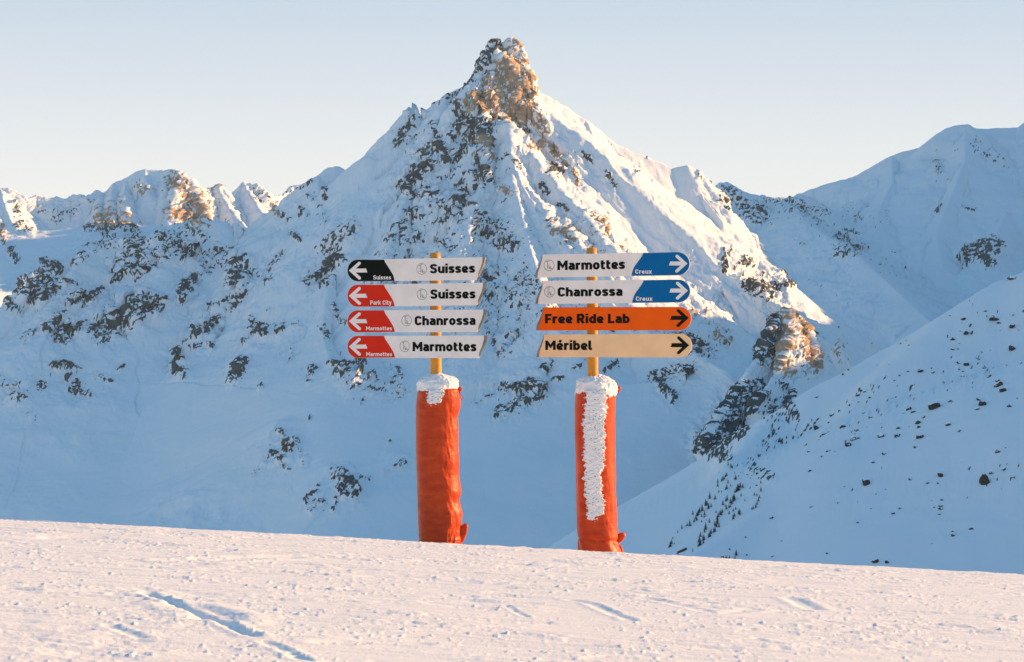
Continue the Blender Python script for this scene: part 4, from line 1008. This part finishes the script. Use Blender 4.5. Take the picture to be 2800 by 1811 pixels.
def post(name, x_top, y_top, x_bot, y_bot, r, parent):
    a, b = Vector(at(x_top, y_top, YS)), Vector(at(x_bot, y_bot, YS))
    rows = 90; seg = 28; P = np.zeros((rows, seg, 3), np.float32)
    for i in range(rows):
        t = i / (rows - 1)
        c = a.lerp(b, t)
        rr = r * (0.0 if i == 0 else (0.9 if i == 1 else 1.0))
        tt = c if i > 1 else a
        for k in range(seg):
            q = 2 * math.pi * k / seg
            P[i, k] = (tt.x + rr * math.cos(q), tt.y + rr * math.sin(q), tt.z - (0.006 if i == 1 else 0) - (.012 if i == 2 else 0) * 0)
    P[2:, :, 0] += 0.0015 * fbm2(np.arange(seg)[None] / 3 + 0 * P[2:, :, 0], P[2:, :, 2] * 2, 3)
    me = grid_mesh(name, P[::-1].copy(), wrap=True)
    return link(name, me, M_POLE, parent)

def pad_profile(rows, py):
    v = np.array(rows, float)
    return np.interp(py, v[:, 0], v[:, 1]), np.interp(py, v[:, 0], v[:, 2])

def build_pad(name, rows, ytop, ybot, hem, parent, seed, folds, label):
    n, seg = 330, 220
    py = np.linspace(ytop, ybot, n)
    l, r = pad_profile(rows, py)
    l = np.convolve(np.pad(l, 6, mode='edge'), np.ones(13) / 13, 'valid'); r = np.convolve(np.pad(r, 4, mode='edge'), np.ones(9) / 9, 'valid')
    cx = (l + r) / 2; a = (r - l) / 2 / F * YS
    X0 = (cx - CX) / F * YS; Z0 = (HZ - py) / F * YS
    ph = np.linspace(0, 2 * np.pi, seg, endpoint=False)
    PH, PY = np.meshgrid(ph, py)
    A = np.repeat(a[:, None], seg, 1)
    cs, sn = np.cos(PH), np.sin(PH)        # cos>0: sunny right side, sin<0: towards the camera
    zz = np.repeat(Z0[:, None], seg, 1)
    sunny = sstep(-.15, .55, cs)
    d = fbm3(cs * 1.6 + seed, sn * 1.6, zz * 1.7, 3) * 0.010
    w1 = fbm3(cs * 2.2 + seed, sn * 2.2, zz * 3.6 + cs * 1.6, 4, ridged=True, gain=.55)
    d += w1 * (0.0015 + folds * 0.009 * sunny)
    low = sstep(ytop + (ybot - ytop) * .70, ybot - 25, PY)
    d += folds * low * 0.024 * fbm3(cs * 2.6 + 9 + seed, sn * 2.6, zz * 5.2 - cs * 2.8, 3, ridged=True) * (0.3 + sunny)
    d -= 0.014 * np.exp(-((PY - hem - cs * 3) / 3.5) ** 2)                      # cord of the hem bites in
    d += 0.006 * sstep(hem, hem + 8, PY) * np.cos(PH * 9 + zz * 20)
    top = sstep(ytop + 9, ytop, PY)
    RR = (A + d) * (1 - 0.75 * top ** 2)
    dep = np.repeat(np.maximum(a, .17)[:, None], seg, 1) * 1.02
    P = np.stack([X0[:, None] + RR * cs, YS + (RR / A) * dep * sn, zz], -1)
    o = link(name, grid_mesh(name, P[::-1].copy(), wrap=True), M_PAD, parent)
    o['label'] = label
    return o, (X0, a, py, Z0)

def tube(name, pts, r, mat, parent, seg=8, flat=1.0):
    V, Fc = [], []
    for i, p in enumerate(pts):
        p = Vector(p); a = Vector(pts[max(i - 1, 0)]); b = Vector(pts[min(i + 1, len(pts) - 1)])
        t = (b - a).normalized(); s = t.cross(Vector((0, 1, 0.01))).normalized(); q = t.cross(s).normalized()
        rr = r[i] if isinstance(r, (list, tuple)) else r
        for k in range(seg):
            an = 2 * math.pi * k / seg
            V.append(p + s * rr * math.cos(an) + q * rr * flat * math.sin(an))
    for i in range(len(pts) - 1):
        for k in range(seg):
            Fc.append((i * seg + k, i * seg + (k + 1) % seg, (i + 1) * seg + (k + 1) % seg, (i + 1) * seg + k))
    Fc.append(tuple(range(seg - 1, -1, -1))); Fc.append(tuple(range((len(pts) - 1) * seg, len(pts) * seg)))
    return link(name, mesh_py(name, V, Fc, True), mat, parent)

def A_(px, py, dy=0.0): return at(px, py, YS + dy)

# left signpost (photo px through the zoomed survey of its sleeve: x=1080+u/2.852, y=980+v/2.852)
LP = lambda u, v: (1080 + u / 2.852, 980 + v / 2.852)
RP = lambda u, v: (1510 + u / 2.75, 980 + v / 2.75)
bx, by, bz = at(1196, 1528, YS)
left_post = empty("signpost", (bx, by, bz))
tag(left_post, "signpost with one black-ended and three red-ended arrow boards, all pointing left", "signpost")
bx2, by2, bz2 = at(1636, 1556, YS)
right_post = empty("signpost", (bx2, by2, bz2))
tag(right_post, "signpost with two blue-ended, one orange and one beige arrow board pointing right", "signpost")
roots = []
post("pole", 1189.6, 691, 1195.5, 1500, 15.2 / F * YS, left_post)
post("pole", 1617.4, 677, 1626, 1525, 14.9 / F * YS, right_post)
PL = Plane(1192, 850, 22, 0.066 + 0.055); PR = Plane(1620, 850, 19, 0.066 + 0.055)
PANEL = lambda dy, k=1: [(578, 267 + dy), (590, 300 + dy), (620, 345 + dy), (654, 400 + dy), (676, 441 + dy), (688 + k, 495 + dy)]
board_left(left_post, PL, 270, 500, 245, 487, 1612, "Suisses", (1062, 1533), (415, 408), 96, "Suisses", (464, 652), 480, 44, PANEL(0), M_BLACK, (974, 368), (220, 386), "topmost left-pointing board with the black end reading Suisses twice")
board_left(left_post, PL, 534, 768, 513, 751, 1616, "Suisses", (1066, 1538), (683, 678), 96, "Park City", (432, 656), 745, 45, PANEL(267, 2), M_RED, (977, 636), (220, 652), "red-ended board reading Park City and Suisses")
board_left(left_post, PL, 803, 1038, 797, 1033, 1620, "Chanrossa", (902, 1540), (962, 958), 97, "Marmottes", (388, 660), 1015, 41, PANEL(537, 4), M_RED, (815, 912), (220, 919), "red-ended board reading Marmottes and Chanrossa")
board_left(left_post, PL, 1072, 1305, 1070, 1308, 1627, "Marmottes", (880, 1548), (1235, 1235), 98, "Marmottes", (390, 662), 1287, 43, PANEL(806, 6), M_RED, (796, 1183), (220, 1187), "lowest red-ended board reading Marmottes twice")
board_right(right_post, PR, 218, 460, 190, 437, 241, 1660, 1795, "Marmottes", (402, 1110), (382, 368), 100, "Creux", (1220, 1395), 419, 46, [(1306, 200), (1285, 240), (1250, 290), (1214, 340), (1193, 388), (1181, 442)], M_WHITE, M_BLUE, (313, 331), (1757, 312), M_WHITE, "topmost right-pointing board with a blue end reading Marmottes and Creux")
board_right(right_post, PR, 492, 738, 480, 722, 248, 1668, 1800, "Chanrossa", (405, 1085), (660, 652), 97, "Creux", (1226, 1402), 705, 46, [(1311, 488), (1290, 528), (1255, 578), (1219, 628), (1199, 676), (1187, 728)], M_WHITE, M_BLUE, (319, 608), (1763, 597), M_WHITE, "blue-ended board reading Chanrossa and Creux")
board_right(right_post, PR, 773, 1017, 768, 1014, 253, 1680, 1807, "Free Ride Lab", (272, 1160), (942, 939), 98, None, None, 0, 0, None, M_ORANGE, None, None, (1770, 885), M_BLACK, "plain orange board reading Free Ride Lab")
board_right(right_post, PR, 1060, 1298, 1050, 1300, 258, 1686, 1815, "Méribel", (275, 765), (1222, 1222), 99, None, None, 0, 0, None, M_BEIGE, None, None, (1775, 1172), M_BLACK, "lowest board, plain beige, reading Méribel")

rowsL = [(LP(0, v)[1], LP(a, 0)[0], LP(b, 0)[0]) for v, a, b in ((215, 215, 470), (240, 181, 500), (300, 172, 508), (380, 163, 506), (450, 163, 488), (560, 161, 492), (690, 161, 491), (800, 163, 498), (900, 166, 493), (960, 169, 500), (1040, 172, 512), (1110, 175, 497), (1150, 176, 505), (1200, 178, 520), (1280, 180, 518), (1320, 183, 508), (1380, 186, 502), (1440, 183, 512), (1520, 183, 512))]
pL, infoL = build_pad("padded_sleeve", rowsL, LP(0, 215)[1], LP(0, 1640)[1], LP(0, 1418)[1], left_post, 0, 1.0, "orange-red padded sleeve, creased and bulging on its sunny side")
rowsR = [(RP(0, v)[1], RP(a, 0)[0], RP(b, 0)[0]) for v, a, b in ((215, 205, 455), (240, 176, 480), (300, 170, 474), (400, 168, 470), (700, 172, 472), (1000, 178, 478), (1200, 182, 486), (1300, 187, 494), (1345, 192, 500), (1380, 195, 498), (1440, 195, 512), (1470, 195, 520), (1540, 195, 520))]
pR, infoR = build_pad("padded_sleeve", rowsR, RP(0, 215)[1], RP(0, 1660)[1], RP(0, 1358)[1], right_post, 5, .28, "smooth orange-red padded sleeve with a hem near the snow")

def flap(pts, r, parent):
    return tube("tie_flap", [A_(x, y, d) for x, y, d in pts], [q / F * YS for q in r], M_PAD, parent, 12, .45)
flap([(*LP(470, 1430), .02), (*LP(500, 1400), -.02), (*LP(528, 1350), -.04), (*LP(548, 1310), -.04), (*LP(562, 1290), -.03)], [14, 16, 13, 9, 4], left_post)
flap([(*LP(480, 250), 0), (*LP(505, 240), -.03), (*LP(522, 236), -.03)], [7, 7, 3.5], left_post)
flap([(*RP(480, 1370), 0), (*RP(505, 1350), -.04), (*RP(528, 1332), -.05), (*RP(548, 1318), -.04)], [11, 12, 9, 4], right_post)
flap([(*RP(470, 1410), .02), (*RP(500, 1440), 0), (*RP(516, 1480), 0)], [13, 12, 9], right_post)
flap([(*RP(465, 262), 0), (*RP(492, 232), -.03), (*RP(514, 214), -.03)], [8, 8, 3.5], right_post)
tube("drawstring", [A_(*LP(u, v), -.12) for u, v in ((500, 258), (506, 285), (512, 312), (523, 322), (531, 316), (526, 298), (514, 280), (504, 262))], 0.0035, M_PAD, left_post)

# snow lying on and stuck to the sleeves
def snow_cap(info, u0, u1, vr, vt, conv, seed, label):
    (xl, yr), (xr, _) = conv(u0, vr), conv(u1, vr); yt = conv(0, vt)[1]
    cx = (xl + xr) / 2; R = (xr - xl) / 2 / F * YS * 1.02; H = (yr - yt) / F * YS
    x0, _, z0 = at(cx, yr, YS)
    n, m = 90, 180
    th = np.linspace(-0.32, 1, n)[:, None]; ph = np.linspace(0, 2 * np.pi, m, endpoint=False)[None]
    ang = th * math.pi / 2
    cr_ = np.sign(np.cos(ang)) * np.abs(np.cos(ang)) ** .85; sr = np.sign(ang) * np.abs(np.sin(ang)) ** .9
    X = R * cr_ * np.cos(ph); Y = R * cr_ * np.sin(ph); Z = H * sr + 0 * ph
    k = fbm3(X * 6 + seed, Y * 6, Z * 6, 4, gain=.6); k2 = fbm3(X * 24 + seed, Y * 24, Z * 24, 3, gain=.6)
    f = 1 + 0.22 * k * sstep(-.3, .4, th) + 0.08 * k * (th < 3) + 0.05 * k2
    hang = fbm3(np.cos(ph) * 3 + seed + 0 * X, np.sin(ph) * 3 + 0 * X, 0 * X, 3) * .05 + .01
    Z = Z * (1 + .18 * k + .06 * k2) - np.maximum(hang, -.02) * sstep(0.2, -.3, th)
    P = np.stack([x0 + X * f, YS + Y * f, z0 + Z], -1)
    o = link("snow_cap", grid_mesh("snow_cap", P.astype(np.float32), wrap=True), M_SNOW)
    tag(o, label, "snow cap")
def snow_strip(info, conv, edges, seed, thick, label, name="stuck_snow"):
    """rime plastered on the sleeve: edges = (v, u_left, u_right)"""
    e = np.array(edges, float)
    X0, a, pyr, Z0 = info
    v = np.linspace(e[0, 0], e[-1, 0], int((e[-1, 0] - e[0, 0]) * .62)); py = np.array([conv(0, q)[1] for q in v])
    xl = np.array([conv(q, 0)[0] for q in np.interp(v, e[:, 0], e[:, 1])]); xr = np.array([conv(q, 0)[0] for q in np.interp(v, e[:, 0], e[:, 2])])
    cx = np.interp(py, pyr, X0); rad = np.interp(py, pyr, a)
    m = 130
    xx = np.linspace(0, 1, m)[None]
    pad = 9.0
    PX = (xl - pad)[:, None] + (xr - xl + 2 * pad)[:, None] * xx
    W = (PX - CX) / F * YS
    c = np.clip((W - cx[:, None]) / rad[:, None], -.985, .985)
    z = np.repeat(((HZ - py) / F * YS)[:, None], m, 1)
    inside = np.minimum(PX - xl[:, None], xr[:, None] - PX)
    inside = np.minimum(inside, np.repeat((py - py[0] + 8)[:, None], m, 1)); inside = np.minimum(inside, np.repeat(py[-1] - py, m).reshape(-1, m) - 3)
    jag = fbm2(W * 22 + seed, z * 26, 4, gain=.65) * 11
    scal = 1 - np.abs(noise2(W * 7 + seed, z * 26 + fbm2(W * 8, z * 8, 2) * 2)) * 2
    lump = fbm2(W * 24 + seed, z * 34, 4, gain=.6)
    hole = sstep(.38, .60, fbm2(W * 46 + 7, z * 60, 2) + .22 * (1 - sstep(2, 12, inside)))
    body = sstep(-1.5, 4.5, inside - 3.0 + jag * 1.2 + fbm2(W * 5 + seed * 3, z * 6, 2) * 5)
    h = body * (1 - hole) * (thick + 0.010 * scal + 0.009 * lump) - (1 - body * (1 - hole)) * 0.016
    RR = rad[:, None] + h
    # follow the round of the sleeve
    X = cx[:, None] + RR * c; Y = YS - np.maximum(np.interp(py, pyr, np.maximum(a, .17))[:, None] * 1.02 + h, .02) * np.sqrt(1 - c * c)
    P = np.stack([X, Y, z], -1)
    o = link(name, grid_mesh(name, P[::-1].astype(np.float32)), M_SNOW)
    tag(o, label, "stuck snow")
snow_cap(infoL, 184, 492, 240, 118, LP, 3, "cap of snow on the creased sleeve of the left-pointing signpost")
snow_cap(infoR, 178, 482, 240, 122, RP, 8, "cap of snow on the smooth sleeve of the right-pointing signpost")
snow_strip(infoL, LP, [(236, 243, 398), (300, 250, 396), (330, 258, 386), (350, 262, 360), (378, 262, 300)], 2, .022, "short tongue of snow hanging under the cap of the creased sleeve")
snow_strip(infoR, RP, [(238, 236, 412), (300, 228, 412), (450, 226, 408), (480, 224, 395), (600, 228, 396), (700, 226, 392), (740, 222, 398), (800, 236, 398), (880, 230, 375), (920, 236, 384), (1000, 238, 386), (1060, 250, 388), (1120, 250, 398), (1165, 246, 398), (1180, 250, 335), (1230, 262, 330)], 6, .026, "long frosted strip of snow stuck down the front of the smooth sleeve")

# thin cold air that lets far slopes pale
bm = bmesh.new(); bmesh.ops.create_cube(bm, size=1)
for v in bm.verts: v.co = Vector((v.co.x * 9000, v.co.y * 8600 + 3600, v.co.z * 1960 + 430))
hz = bpy.data.meshes.new("haze"); bm.to_mesh(hz); bm.free()
mh = bpy.data.materials.new("thin haze"); mh.use_nodes = True; hn, hl = mh.node_tree.nodes, mh.node_tree.links; hn.clear()
ho = hn.new("ShaderNodeOutputMaterial"); hv = hn.new("ShaderNodeVolumePrincipled"); hv.inputs["Color"].default_value = (0.62, 0.80, 1, 1); hv.inputs["Density"].default_value = 0.000019
hl.new(hv.outputs[0], ho.inputs["Volume"])
tag(link("haze", hz, mh), "thin bluish winter haze filling the valley", kind='stuff')
